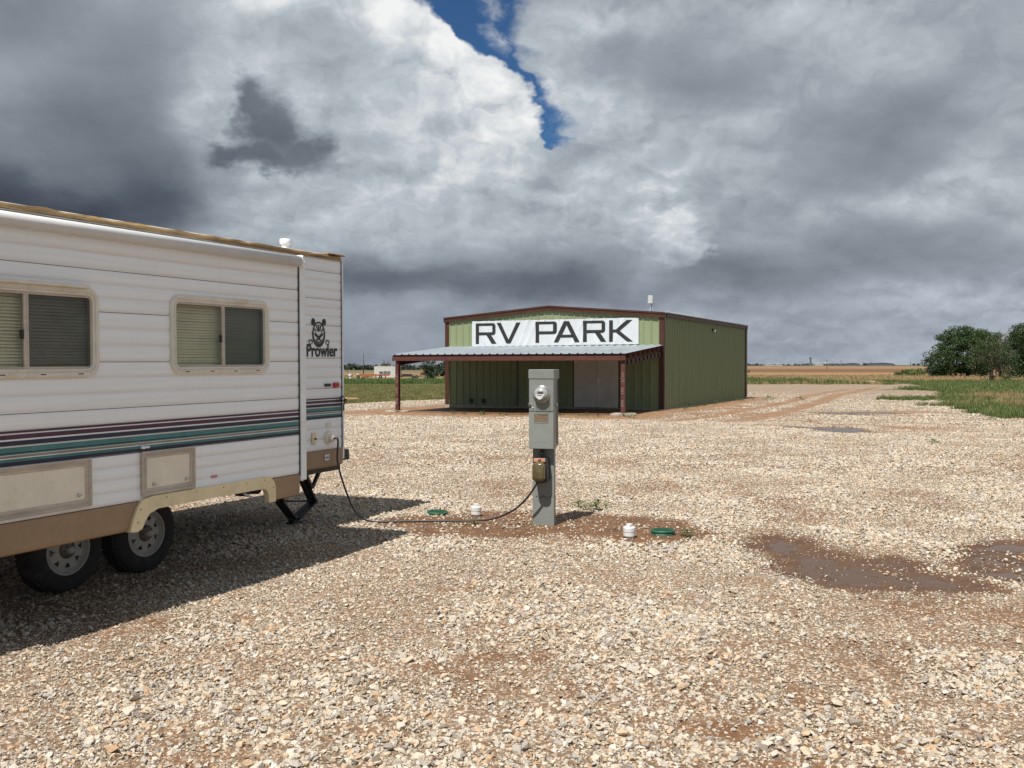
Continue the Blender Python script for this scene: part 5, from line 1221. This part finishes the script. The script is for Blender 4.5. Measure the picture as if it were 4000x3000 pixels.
def build_antenna():
    # stands on the right roof slope a few metres back from the front gable
    x, y = -1.50, 3.0; z0 = 3.80 + .40 * (1 - abs(x + 4.975) / 4.975) + .045 + .02
    c, s = math.cos(BA), math.sin(BA)
    t = empty('roof_antenna', (BX + x * c - y * s, BY + x * s + y * c, z0), BA); tag(t, 'white flat panel antenna on a small tripod on the roof', 'antenna')
    mb = MB(); mb.tube([(0, 0, 0.0), (0, 0, .70)], .022, 8); mb.build('mast', M['galv'], t)
    for a in (30, 150, 270): MB().tube([(.19 * math.cos(R(a)), .19 * math.sin(R(a)), -.02), (.02 * math.cos(R(a)), .02 * math.sin(R(a)), .36)], .012, 6).build('tripod_leg', M['galv'], t)
    p = MB().box(-.135, .075, -.10, -.05, .46, .80, .012).build('panel', M['white_far'], t); p.rotation_euler = (0, R(2), R(6))
    MB().tube([(0, -.05, .6), (0, .02, .6)], .02, 6).build('bracket', M['galv'], t)
    MB().tube([(.10 + .075 * math.cos(R(a)), 0, .44 + .075 * math.sin(R(a))) for a in range(0, 361, 24)], .010, 6, cap=False).build('cable_coil', M['grey_far'], t)
    MB().tube(catmull([(0, 0, .6), (.05, 0, .5), (.03, .0, .3), (.06, 0, .1), (.02, 0, 0)], 6), .007, 5).build('cable', M['grey_far'], t)
build_antenna()
# ------------------------------------------------------------------ background things
def ptree(name, x, y, hgt, crown, leaf, n, mat, lab, trunk_r=.18, cat='tree', group=None, forks=5, bare=0, seed=1, clump=(.55, .95), twig=None, base_h=.0, lean=(0, 0)):
    """tree: tapered trunk and limbs, crown of small leaf faces gathered in clumps. crown: list of (cx, cy, cz, rx, ry, rz)"""
    r_ = random.Random(seed); nr = np.random.default_rng(seed)
    t = empty(name, (x, y, h1(x, y) - .03), r_.uniform(0, 0)); tag(t, lab, cat, group)
    mb = MB(); top = Vector((lean[0], lean[1], hgt * .55)); trunk = [Vector((0, 0, -.1)), Vector((lean[0] * .2, lean[1] * .2, hgt * .15)), Vector((lean[0] * .6, lean[1] * .6, hgt * .35)), top]
    mb.tube(trunk, [trunk_r * 1.25, trunk_r, trunk_r * .75, trunk_r * .4], 8)
    cl = []
    vol = [c[3] * c[4] * c[5] for c in crown]; tot = sum(vol)
    for c, v in zip(crown, vol):
        for _ in range(max(4, int(n[0] * v / tot))):
            d = Vector((r_.gauss(0, 1), r_.gauss(0, 1), r_.gauss(0, 1))).normalized() * (r_.uniform(.25, 1.0) ** .45)
            cl.append(Vector((c[0] + d.x * c[3], c[1] + d.y * c[4], max(c[2] + d.z * c[5], base_h + .15))))
    for k in range(forks):
        q = r_.choice(cl); s0 = trunk[1].lerp(trunk[3], r_.uniform(.1, 1)); mid = s0.lerp(q, .5) + Vector((r_.uniform(-.2, .2), r_.uniform(-.2, .2), .25))
        mb.tube([s0, mid, q], [trunk_r * .45, trunk_r * .28, trunk_r * .07], 6)
    mb.build('trunk', M['bark'], t)
    if bare:
        tb = MB()
        for k in range(bare):
            q = r_.choice(cl); dirv = (q - Vector((0, 0, hgt * .3))).normalized()
            s0 = Vector((0, 0, hgt * .3)).lerp(q, r_.uniform(.2, .6)); e = q + dirv * r_.uniform(.0, .5) + Vector((0, 0, r_.uniform(0, .35)))
            m_ = s0.lerp(e, .5) + Vector((r_.uniform(-.15, .15), r_.uniform(-.15, .15), r_.uniform(-.1, .15))); tb.tube([s0, m_, e], [.028, .018, .006], 4)
            for _ in range(4):
                a = s0.lerp(e, r_.uniform(.4, .95)); tb.tube([a, a + Vector((r_.uniform(-.35, .35), r_.uniform(-.35, .35), r_.uniform(.1, .5)))], [.012, .004], 3)
        tb.build('bare_branches', M[twig or 'twig'], t)
    V, Fc = [], []
    for q in cl:
        rad = r_.uniform(*clump); m = n[1]
        P = nr.normal(0, 1, (m, 3)); P /= np.linalg.norm(P, axis=1)[:, None]; P *= (nr.uniform(.2, 1, m) ** .5)[:, None] * rad; P[:, 2] *= .7
        A_ = nr.normal(0, 1, (m, 3)); A_ /= np.linalg.norm(A_, axis=1)[:, None]; B_ = np.cross(A_, nr.normal(0, 1, (m, 3))); B_ /= np.linalg.norm(B_, axis=1)[:, None]
        s = nr.uniform(.6, 1.2, m)[:, None] * leaf
        C = P + np.array(q)
        b = len(V); quad = np.stack([C - A_ * s * .5, C + B_ * s * .32, C + A_ * s * .5, C - B_ * s * .32], 1).reshape(-1, 3)
        quad[:, 2] = np.maximum(quad[:, 2], base_h)
        V += quad.tolist(); Fc += [(b + 4 * i, b + 4 * i + 1, b + 4 * i + 2, b + 4 * i + 3) for i in range(m)]
    me = bpy.data.meshes.new('crown'); me.from_pydata(V, [], Fc); me.materials.append(M[mat])
    link(bpy.data.objects.new('crown', me), t)
    return t
# right-hand group of trees
ptree('broadleaf_tree', 60.6, 126, 7.2, [(0, 0, 3.9, 4.4, 3.6, 2.9), (-3.2, -.4, 2.4, 2.4, 2.2, 1.9), (2.6, 0, 3.4, 2.6, 2.4, 2.8), (-.6, -.5, 5.2, 2.6, 2.2, 1.7), (-2.6, 0, 1.2, 2.6, 2.0, 1.0), (1.0, 0, 1.5, 3.0, 2.0, 1.3), (3.6, 0, 2.6, 2.2, 2.0, 2.4), (-3.6, 0, .9, 1.6, 1.4, .8)], .20, (400, 130), 'leaf_dark', 'dense dark green round-crowned tree left of the half-bare one', trunk_r=.25, seed=5, group='trees at the edge of the yard')
ptree('sparse_tree', 49.6, 98, 5.2, [(0, 0, 3.0, 2.3, 2.0, 1.7), (1.6, 0, 2.4, 1.3, 1.2, 1.2), (-1.4, 0, 2.2, 1.2, 1.0, 1.1), (0.8, 0, 1.0, 2.2, 1.4, .8), (0, 0, 3.6, 1.6, 1.4, 1.2)], .14, (130, 44), 'leaf_mid', 'half-bare tree with grey twigs and thin leaves in front of the dark one', trunk_r=.20, bare=70, seed=9, group='trees at the edge of the yard', clump=(.35, .7), forks=9)
ptree('broadleaf_tree', 62.9, 113, 7.4, [(0, 0, 4.0, 4.0, 3.2, 3.0), (-2.4, 0, 3.4, 1.9, 2.0, 2.9), (-1.6, 0, 5.6, 1.5, 1.6, 1.5), (1, 0, 5.4, 2.4, 2, 1.7), (-2.6, 0, 1.4, 1.8, 1.8, 1.3), (0, 0, 1.4, 3.0, 2, 1.3)], .19, (300, 120), 'leaf_dark', 'tall dark green tree cut by the right edge of the photograph', trunk_r=.25, seed=12, group='trees at the edge of the yard', bare=14)
ptree('bare_sapling', 59.8, 116, 6.3, [(0, 0, 4.9, .9, .8, 1.1)], .12, (14, 10), 'leaf_mid', 'leafless grey branches rising between the two dark crowns', trunk_r=.10, bare=26, seed=15, clump=(.3, .5))
ptree('pine_sapling', 33.9, 140, 2.2, [(0, 0, 1.6, .5, .5, .7), (.2, 0, .8, .9, .8, .7)], .20, (26, 40), 'leaf_cedar', 'small dark evergreen peeking out past the rear corner of the building', trunk_r=.08, seed=19, clump=(.25, .45))
for k, (px, py, h_, w_) in enumerate(((57.2, 138, 1.0, 1.7), (59.6, 140, 1.3, 1.9), (61.8, 138, 1.4, 1.8))):
    ptree('shrub', px, py, h_, [(0, 0, h_ * .45, w_, w_ * .8, h_ * .5)], .22, (24, 40), 'weed', ('low green shrub farthest left in the row by the mailbox', 'low green shrub in the middle of the row by the mailbox', 'low green shrub nearest the dark round-crowned tree')[k], trunk_r=.05, seed=30 + k, cat='shrub', group='shrubs by the mailbox', clump=(.3, .5), forks=3)
# left: cedars behind the porch
for k, (px, h_) in enumerate(((-14.9, 3.6), (-11.6, 4.2), (-8.8, 3.9))):
    y = 172 + 4 * k
    ptree('cedar_tree', px * y / 172, y, h_, [(0, 0, h_ * .35, 1.9, 1.6, h_ * .32), (0, 0, h_ * .7, 1.2, 1.1, h_ * .3)], .30, (60, 40), 'leaf_cedar', ('leftmost dark cedar seen under the porch roof', 'middle dark cedar seen under the porch roof', 'rightmost dark cedar seen under the porch roof')[k], trunk_r=.15, seed=40 + k, group='cedars behind the building', clump=(.4, .7))
ptree('bare_tree', -29.6, 224, 4.4, [(0, 0, 3.2, 1.1, .9, 1.1)], .1, (16, 1), 'leaf_mid', 'small leafless tree standing by the white container', trunk_r=.08, bare=34, seed=55)

def shipping_container():
    x, y = -26.8, 218.0; z = h1(x, y); a = R(-28)                     # right near corner; side runs left and away
    t = empty('shipping_container', (x, y, z), a); tag(t, 'white corrugated shipping container with dark grey end, far beyond the lawn', 'container')
    L_, Wd, H_ = 6.06, 2.44, 2.59
    MB().box(-L_ + .05, -.05, .05, Wd - .05, .05, H_ - .05).build('shell', M['cont_white'], t)
    pts = []; xx = -L_ + .15
    while xx < -.2: pts += [(xx, 0.0), (xx + .07, .035), (xx + .14, .035), (xx + .21, 0.0)]; xx += .28
    mb = MB(); mb.loft([[(p, .01 + d, .15) for p, d in pts], [(p, .01 + d, H_ - .1) for p, d in pts]], closed=False); mb.build('side_wall', M['cont_white'], t)
    mb = MB(); mb.box(-.04, .01, .02, Wd - .02, .1, H_ - .05); mb.build('end_wall', M['cont_grey'], t)
    for yy in (.35, .95, 1.5, 2.1): MB().box(.012, .05, yy - .12, yy + .12, .9, 1.5).build('door_bar', M['cont_white'], t)
    mb = MB()
    for xx in (-L_, -.15):
        for yy in (0, Wd - .15): mb.box(xx, xx + .15, yy, yy + .15, 0, H_)
    mb.build('corner_post', M['cont_white'], t)
    mb = MB(); mb.box(-L_, 0, 0, .12, H_ - .12, H_); mb.box(-L_, 0, 0, .12, 0, .16); mb.build('side_rail', M['cont_white'], t)
    font_mesh('container_lettering', 'MAERSK', .92, M['navy'], t, (-4.55, -.03, .78), (R(90), 0, 0), bold=.012, extrude=.006, sx=.95)
shipping_container()

def far_pole(x, y, hgt, r, lab, arms=True, group=None, name='utility_pole', mat='wood_grey'):
    t = empty(name, (x, y, h1(x, y)), 0.1); tag(t, lab, 'pole', group)
    MB().tube([(0, 0, -.2), (0, 0, hgt)], [r, r * .75], 6).build('post', M[mat], t)
    if arms: MB().bar((-hgt * .1, 0, hgt * .93), (hgt * .1, 0, hgt * .93), r * .8, r * .8).build('cross_arm', M[mat], t)
    return t
far_pole(-47.0, 300, 6.6, .17, 'dark wooden pole standing alone left of the white container', arms=False)
far_pole(-69.5, 400, 4.2, .12, 'thin distant pole beside the rear edge of the trailer', arms=False)
far_pole(123.0, 370, 3.7, .11, 'lone wooden pole standing in the brown stubble field')

# farm implements on the left
def implement_frame():
    x, y = -29.6, 196.0; t = empty('hay_trailer', (x, y, h1(x, y)), R(3)); tag(t, 'low orange farm trailer frame in front of the white container', 'farm trailer')
    mb = MB(); mb.box(-1.9, 4.2, -.1, .1, .55, .85); mb.box(-1.9, 4.2, 1.5, 1.7, .55, .85); mb.box(-1.9, -1.7, -.1, 1.7, .56, .84); mb.build('frame', M['orange'], t)
    for xx in (-.4, 1.4, 3.4): MB().box(xx - .12, xx + .12, -.05, .05, -.02, .56).build('leg', M['rust'], t)
    for xx in (-2.2, 2.4): MB().lathe([(.1, -.2), (.34, -.2), (.36, -.1), (.34, 0), (.1, 0)], (xx, -.05, .36), 'Y', 16).build('wheel', M['rubber'], t)
    MB().box(-2.5, -2.0, -.2, .2, .7, 1.0, .05).build('toolbox', M['cont_white'], t)
implement_frame()
def flat_trailer():
    x, y = -19.3, 190.0; t = empty('flatbed_trailer', (x, y, h1(x, y)), R(-6)); tag(t, 'low black flatbed trailer parked right of the porch post', 'trailer')
    MB().box(-2.6, 1.0, -.8, .9, .42, .58, .02).build('bed', M['black_steel'], t)
    MB().bar((1.0, 0, .5), (1.9, 0, .42), .1, .1).build('tongue', M['black_steel'], t)
    MB().box(-2.6, -.6, -.82, -.78, .55, .95).build('side_rail', M['black_steel'], t)
    for xx in (-.35, .35):
        MB().lathe([(.08, -.18), (.31, -.18), (.34, -.1), (.31, 0), (.08, 0)], (xx, -.85, .34), 'Y', 18).build('wheel', M['rubber'], t)
    mb = MB(); mb.tube([(-.75, -.95, .5), (-.55, -.95, .74), (.55, -.95, .74), (.8, -.95, .45)], .05, 6); mb.build('fender', M['black_steel'], t)
    MB().box(-3.4, -2.7, -.5, .5, .3, .9, .08).build('load', M['rust'], t)
flat_trailer()
def plough(x, y, rz, lab, n=5, s=1.0, seed=1):
    r_ = random.Random(seed); t = empty('plough', (x, y, h1(x, y)), rz); tag(t, lab, 'plough', 'rusty farm implements beyond the lawn')
    MB().bar((-1.1 * s, 0, .55 * s), (1.1 * s, 0, .65 * s), .12, .12).build('beam', M['rust'], t)
    for k in range(n):
        xx = (-1 + 2 * k / (n - 1)) * s; MB().tube([(xx, 0, .6 * s), (xx + r_.uniform(-.2, .2), -.2, .85 * s), (xx + r_.uniform(-.1, .4), -.4, .02)], .05, 5).build('tine', M['rust'], t)
    MB().lathe([(.0, -.05), (.33, -.05), (.33, .05), (.0, .05)], (-.7 * s, -.4, .33), 'Y', 12).build('disc', M['rust'], t)
plough(-29.8, 170, .2, 'rusty tined plough nearest the trailer, beside the white drum', 6, 1.0, 3)
plough(-26.3, 172, -.3, 'rusty plough with raised arms standing below the lone pole', 4, .8, 4)
o = MB().lathe([(0, 0), (.28, .02), (.30, .3), (.28, .62), (0, .66)], (0, 0, 0), 'Z', 14).build('drum', M['white_far'], loc=(-28.9, 169, h1(-28.9, 169) + .35)); tag(o, 'small white drum lying on the rusty plough', 'drum')
o = MB().lathe([(0, 0), (.17, .08), (.24, .24), (.17, .40), (0, .48)], (0, 0, 0), 'Z', 14).build('gas_bottle', M['cont_white'], loc=(-28.2, 165, h1(-28.2, 165) - .02)); tag(o, 'pale round tank in the weeds below the white drum', 'tank')
t = empty('grain_cart', (-27.2, 300, h1(-27.2, 300)), .1); tag(t, 'small red farm cart beside the leftmost cedar', 'farm cart')
MB().prism([(-.9, .5), (.9, .5), (1.2, 1.4), (-1.2, 1.4)], -.6, .6, 'Y').build('hopper', M['orange'], t)
for xx in (-.5, .5): MB().lathe([(0, -.1), (.35, -.1), (.35, .1), (0, .1)], (xx, -.65, .35), 'Y', 12).build('wheel', M['rubber'], t)
# mound of red earth on the lawn
def dirt_pile(x, y, rx, ry, hh, lab):
    vs = []; nr_, na_ = 7, 22; r_ = random.Random(3)
    for i in range(nr_):
        for k in range(na_):
            f = i / (nr_ - 1); a = 2 * PI * k / na_; rr = f * (1 + .15 * math.sin(3 * a + 1)); vs.append((rx * rr * math.cos(a), ry * rr * math.sin(a), hh * (1 - f * f) * (1 + r_.uniform(-.25, .25)) - .04 * f))
    mb = MB(); mb.add(vs, [(i * na_ + k, (i + 1) * na_ + k, (i + 1) * na_ + (k + 1) % na_, i * na_ + (k + 1) % na_) for i in range(nr_ - 1) for k in range(na_)], True)
    o = mb.build('dirt_pile', M['red_earth'], loc=(x, y, h1(x, y))); tag(o, lab, 'dirt pile')
M['red_earth'] = paint('red_earth', (0.30, 0.18, 0.095), 0.95, var=.25, scale=3, bmp=.6, bscale=12)
dirt_pile(-9.6, 51.5, 1.9, .9, .14, 'low mound of orange earth on the lawn beside the trailer')

# mailbox by the road
t = empty('mailbox', (50.7, 114.8, h1(50.7, 114.8)), .5); tag(t, 'black mailbox on a wooden post by the road', 'mailbox')
MB().box(-.05, .05, -.05, .05, -.1, .95).build('post', M['wood_grey'], t)
mb = MB(); mb.prism([(-.12, .95)] + [(.12, .95)] + [(.12 * math.cos(R(a)), 1.12 + .12 * math.sin(R(a))) for a in range(0, 181, 20)], -.25, .25, 'Y'); mb.build('box', M['decal_black'], t)
MB().box(.121, .135, -.1, .0, 1.1, 1.25).build('flag', M['white_far'], t)

# far plant and town on the right-hand horizon, two kilometres off
FY = 2000.0
fx = lambda px: (px - 2000) / 3700 * FY
def far_building(px, w, h_, lab, mat, roof=True, y=FY):
    x = (px - 2000) / 3700 * y; t = empty('far_shed', (x, y, 0.0), 0.15); tag(t, lab, 'building', 'distant buildings on the horizon')
    MB().box(-w / 2, w / 2, -6, 6, 0, h_).build('wall', M[mat], t)
    mb = MB(); mb.prism([(-w / 2 - .5, h_), (w / 2 + .5, h_), (w * .1, h_ * 1.45)], -6.5, 6.5, 'Y'); mb.build('roof', M['white_far' if roof else 'grey_far'], t)
for px, w, h_, lab, mat, rf in ((3003, 20, 3.0, 'leftmost white shed on the far horizon', 'white_far', True), (3040, 14, 3.0, 'second white shed from the left on the far horizon', 'white_far', True), (3150, 16, 3.5, 'grey shed at the foot of the distant tower', 'grey_far', False), (3195, 18, 4.0, 'white shed just right of the distant tower', 'white_far', True), (3230, 14, 4.5, 'grey shed right of the white one by the distant tower', 'grey_far', True), (3262, 12, 3.5, 'small dark shed among the distant poles', 'grey_far', False), (3322, 34, 4.0, 'broad grey peaked shed right of the twin lattice towers', 'grey_far', False), (3436, 54, 4.5, 'long low grey shed on the horizon left of the tree', 'grey_far', False)):
    far_building(px, w, h_, lab, mat, rf)
t = empty('plant_tower', (fx(3160), FY - 10, 0)); tag(t, 'tall dark tower of the distant plant on the horizon', 'tower')
MB().box(-1.3, 1.3, -1.3, 1.3, 0, 16.5).build('shaft', M['grey_far'], t); MB().box(-2.0, 2.0, -2, 2, 16.0, 17.8).build('head', M['grey_far'], t); MB().box(-4.5, 4.5, -3, 3, 0, 5).build('base', M['grey_far'], t)
for k, px in enumerate((3120, 3136, 3147, 3176, 3182, 3198, 3242, 3250, 3264, 3286)):
    far_pole(fx(px), FY + 20, 8.5 + (k * 37 % 5) * .6, .35, ORD[k] + ' thin power pole from the left around the distant plant', arms=False, group='poles around the distant plant', mat='grey_far')
far_pole(fx(3556), FY, 16, .45, 'slim mast standing alone on the horizon left of the trees', arms=False, mat='grey_far', name='mast')
far_pole((3612 - 2000) / 3700 * 900, 900, 11, .28, 'mast half hidden by the left edge of the dark tree', arms=False, mat='grey_far', name='mast')
for k, px in enumerate((3302, 3309)):
    t = empty('lattice_tower', (fx(px), FY + 30, 0)); tag(t, ('left one of the twin lattice towers on the horizon', 'right one of the twin lattice towers on the horizon')[k], 'tower', 'twin lattice towers')
    mb = MB()
    for sx in (-1.2, 1.2): mb.tube([(sx, 0, 0), (sx * .3, 0, 13)], .25, 4)
    for q in range(6): mb.tube([(-1.2 + q * .15, 0, q * 2.1), (1.1 - q * .15, 0, q * 2.1 + 2)], .15, 3)
    mb.build('lattice', M['grey_far'], t)
for k, (px, w, h_) in enumerate(((2925, 12, 4), (2960, 9, 4.5), (3255, 10, 4.5), (3352, 7, 3), (3380, 9, 6.5), (3407, 8, 6), (3472, 6, 3.5), (3492, 8, 4), (3574, 6, 5), (3590, 7, 4.5))):
    ptree('far_tree', fx(px), FY + 5, h_, [(0, 0, h_ * .5, w / 2, w / 2, h_ * .5)], 1.5, (12, 24), 'leaf_far', ORD[k] + ' small round tree from the left on the far right-hand horizon', trunk_r=.3, seed=70 + k, group='trees on the far horizon', clump=(1.0, 1.8), forks=2)

def tree_line(name, x0, x1, y, hmin, hmax, n, lab, seed, mat='leaf_far'):
    nr = np.random.default_rng(seed); V, Fc = [], []
    for i in range(n):
        x = x0 + (x1 - x0) * (i + nr.uniform(0, 1)) / n; yy = y + nr.uniform(-30, 30); zb = h1(x, yy); hh = nr.uniform(hmin, hmax); w = hh * nr.uniform(.6, 1.1); m = 60
        P = nr.normal(0, 1, (m, 3)); P /= np.linalg.norm(P, axis=1)[:, None]; P *= (nr.uniform(.3, 1, m) ** .5)[:, None]; P = P * [w, w, hh * .55] + [x, yy, zb + hh * .5]
        A_ = nr.normal(0, 1, (m, 3)); A_ /= np.linalg.norm(A_, axis=1)[:, None]; B_ = np.cross(A_, nr.normal(0, 1, (m, 3))); B_ /= np.linalg.norm(B_, axis=1)[:, None]; s = hh * .2
        b = len(V); V += np.stack([P - A_ * s, P + B_ * s, P + A_ * s, P - B_ * s], 1).reshape(-1, 3).tolist(); Fc += [(b + 4 * k, b + 4 * k + 1, b + 4 * k + 2, b + 4 * k + 3) for k in range(m)]
    me = bpy.data.meshes.new(name); me.from_pydata(V, [], Fc); me.materials.append(M[mat]); o = link(bpy.data.objects.new(name, me)); tag(o, lab, 'trees', kind='stuff')
tree_line('distant_wood', -420, -90, 1500, 5.0, 10.0, 90, 'dark belt of distant trees beyond the left-hand fields', 3)
tree_line('distant_wood', 480, 920, 2300, 2.0, 4.0, 120, 'low dark line of distant trees along the right-hand horizon', 4)
tree_line('distant_wood', -1400, -420, 1500, 5.0, 10.0, 120, 'distant trees hidden behind the parked trailer', 5)
# a bird
t = empty('bird', (55.3, 120, 6.55), .4); tag(t, 'tiny dark bird in the sky left of the trees', 'bird')
mb = MB(); mb.loft([[(r_ * math.cos(a), x, r_ * math.sin(a) * .8) for a in (0, 1.05, 2.1, 3.14, 4.2, 5.24)] for x, r_ in ((-.16, .002), (-.08, .03), (.02, .04), (.1, .022), (.14, .02), (.17, .002))]); mb.build('body', M['decal_black'], t)
for s in (-1, 1): MB().add([(0, -.03, .02), (0, .06, .02), (s * .12, .07, .10), (s * .24, -.02, .06), (s * .12, -.03, .09)], [(0, 1, 2, 4), (4, 2, 3)]).build('wing', M['decal_black'], t)
# ------------------------------------------------------------------ grass, verges and weeds
def tuft_protos(mat, n, blades, hgt, spread, width, bend, seed):
    out = []
    for k in range(n):
        r_ = random.Random(seed + k); V, Fc = [], []
        for i in range(blades):
            a = r_.uniform(0, 2 * PI); d = Vector((math.cos(a), math.sin(a), 0)); p = Vector((r_.gauss(0, spread), r_.gauss(0, spread), 0)); h_ = hgt * r_.uniform(.5, 1.1); s = Vector((-d.y, d.x, 0)) * width * r_.uniform(.7, 1.3); bd = bend * r_.uniform(.3, 1.3) * h_
            q = [p, p + d * bd * .3 + Vector((0, 0, h_ * .6)), p + d * bd + Vector((0, 0, h_))]
            b = len(V); V += [q[0] - s, q[0] + s, q[1] - s * .8, q[1] + s * .8, q[2]]; Fc += [(b, b + 1, b + 3, b + 2), (b + 2, b + 3, b + 4)]
        me = bpy.data.meshes.new('tuft'); me.from_pydata([tuple(v) for v in V], [], Fc); me.materials.append(M[mat]); out.append(bpy.data.objects.new('grass_tuft', me))
    return out
def grass_field(name, protos, region, n, smin, smax, lab, test, cat='grass'):
    x0, x1, y0, y1 = region; x = nrng.uniform(x0, x1, n); y = nrng.uniform(y0, y1, n)
    k = test(x, y) > nrng.uniform(0, 1, n); x, y = x[k], y[k]; m = len(x)
    s = nrng.uniform(smin, smax, m) * (0.7 + 0.6 * fbm(x, y, .4, 3, 5))
    scatter(name, np.stack([x, y, height(x, y) - .01], 1), np.stack([nrng.normal(0, .12, m), nrng.normal(0, .12, m), nrng.uniform(0, 2 * PI, m)], 1), np.stack([s, s, s * nrng.uniform(.8, 1.25, m)], 1), nrng.integers(0, len(protos), m), protos, lab, cat)
vis = lambda x, y: (np.abs(x / y) < .82)
gm = lambda x, y: np.clip((masks(x, y)['grass'] - .25) * 1.6, 0, 1) * vis(x, y)
grass_field('lawn_grass', tuft_protos('grass', 5, 14, .17, .07, .006, .5, 200), (14, 42, 30, 50), 38000, .7, 1.5, 'rough green grass along the right-hand side of the yard', gm)
grass_field('lawn_grass', tuft_protos('grass', 4, 14, .20, .12, .010, .5, 210), (20, 82, 50, 102), 38000, .8, 1.6, 'green grass stretching back to the trees on the right', lambda x, y: gm(x, y) * (x > 18 + (y - 38) * .33))
dryp = lambda x, y: gm(x, y) * np.maximum(np.maximum(sst(1.2, .4, np.hypot((x - 20.6) / 2.2, (y - 40.6) / 3.2)), .8 * sst(1.2, .5, np.hypot((x - 26) / 2.5, (y - 49) / 3))), .02) * sst(.35, .6, fbm(x, y, .5, 3, 8))
grass_field('dry_grass', tuft_protos('grass_dry', 4, 16, .34, .08, .005, .45, 220), (15, 34, 31, 62), 30000, .6, 1.2, 'dry golden grass standing in the right-hand lawn', dryp)
grass_field('mown_grass', tuft_protos('grass_lawn', 4, 16, .09, .11, .009, .6, 230), (-32, 3, 44, 93), 38000, .7, 1.3, 'short olive lawn beyond the gravel behind the trailer', lambda x, y: gm(x, y) * (np.abs(x / y + .14) < .21))
grass_field('tall_weeds', tuft_protos('weed', 4, 14, .40, .22, .020, .4, 240), (-36, 0, 96, 128), 5000, .5, 1.2, 'taller green weeds behind the pale track on the left', lambda x, y: gm(x, y) * (np.abs(x / y + .14) < .21), 'weeds')
grass_field('verge_grass', tuft_protos('grass_dry', 4, 14, .38, .24, .016, .4, 250), (20, 62, 107, 150), 14000, .5, 1.1, 'pale dry verge grass between the road and the stubble field', lambda x, y: vis(x, y) * sst(107, 110, y) * sst(155, 120, y) * .9, 'weeds')
grass_field('verge_weeds', tuft_protos('weed', 4, 14, .42, .2, .022, .45, 260), (19, 34, 86, 112), 1700, .35, 1.1, 'green weeds crowding the left end of the pale road', lambda x, y: gm(x, y) * sst(34, 31, x) * sst(.35, .6, fbm(x, y, .25, 3, 50)), 'weeds')
grass_field('verge_dry_grass', tuft_protos('grass_dry', 4, 14, .30, .2, .014, .45, 270), (19, 36, 86, 118), 3600, .4, 1.0, 'dry straw-coloured grass mixed in with the weeds by the pale road', lambda x, y: gm(x, y), 'weeds')

# separate weeds one can count
weed_m = {}
def weed(x, y, s, lab, group=None, kind=0, mat='weed'):
    key = (kind, mat)
    if key not in weed_m:
        r_ = random.Random(300 + kind); V, Fc = [], []
        for i in range(46):
            a = r_.uniform(0, 2 * PI); rr = abs(r_.gauss(0, .28)); h_ = max(.03, .30 - rr * .5) * r_.uniform(.4, 1.1); c = Vector((rr * math.cos(a), rr * math.sin(a), h_)); d = Vector((math.cos(a), math.sin(a), r_.uniform(-.1, .7))).normalized(); sd = d.cross(Vector((0, 0, 1))).normalized(); L_ = r_.uniform(.08, .16); w_ = L_ * .32
            b = len(V); V += [c - d * L_ * .5, c + sd * w_, c + d * L_ * .6, c - sd * w_]; Fc.append((b, b + 1, b + 2, b + 3))
            if i % 3 == 0:
                b = len(V); V += [Vector((c.x * .2, c.y * .2, -.02)), Vector((c.x * .2 + .008, c.y * .2, -.02)), c]; Fc.append((b, b + 1, b + 2))
        me = bpy.data.meshes.new('weed'); me.from_pydata([tuple(v) for v in V], [], Fc); me.materials.append(M[mat]); weed_m[key] = me
    o = link(bpy.data.objects.new('weed', weed_m[key])); o.location = (x, y, h1(x, y)); o.scale = (s, s, s * .8); o.rotation_euler = (0, 0, rng.uniform(0, 6)); tag(o, lab, 'weed', group)
    return o
weed(1.06, 11.62, .55, 'leafy green weed at the tip of the pedestal shadow', kind=1)
weed(.84, 11.95, .40, 'small green weed just behind the pedestal shadow', kind=2)
weed(1.82, 9.86, .34, 'tiny green weed touching the green lid on the right', kind=3)
weed(-.42, 10.50, .18, 'tiny weed beside the black cord on the dirt', kind=1)
c_, s_ = math.cos(BA), math.sin(BA)
bw = lambda x, y: (BX + x * c_ - y * s_, BY + x * s_ + y * c_)
for k in range(15):
    x, y = bw(-6.8 + k * .52 + rng.uniform(-.2, .2), -5.15 + rng.uniform(-.25, .35)); weed(x, y, rng.uniform(.35, .75), ORD[k] + ' low green weed from the left in the bare strip before the porch', 'weeds in front of the porch', kind=k % 4)
for k in range(9):
    x, y = bw(.35 + rng.uniform(0, .5), .3 + k * 1.6 + rng.uniform(-.3, .3)); weed(x, y, rng.uniform(.4, .8), ORD[k] + ' low weed from the front corner along the dark green side wall', 'weeds along the side wall', kind=k % 4)
for x, y, s, lab in ((12.9, 47.8, 1.1, 'weed clump by the rear corner of the steel building'), (14.7, 48.4, .9, 'lone weed clump on the gravel right of the rear building corner'), (9.6, 21.6, .5, 'lone dark weed on open gravel in front of the far puddle'), (12.2, 34.0, .4, 'small weed at the edge of the farthest puddle'), (15.8, 31.2, .5, 'weed on the gravel just left of the grass edge')):
    weed(x, y, s, lab, kind=2)
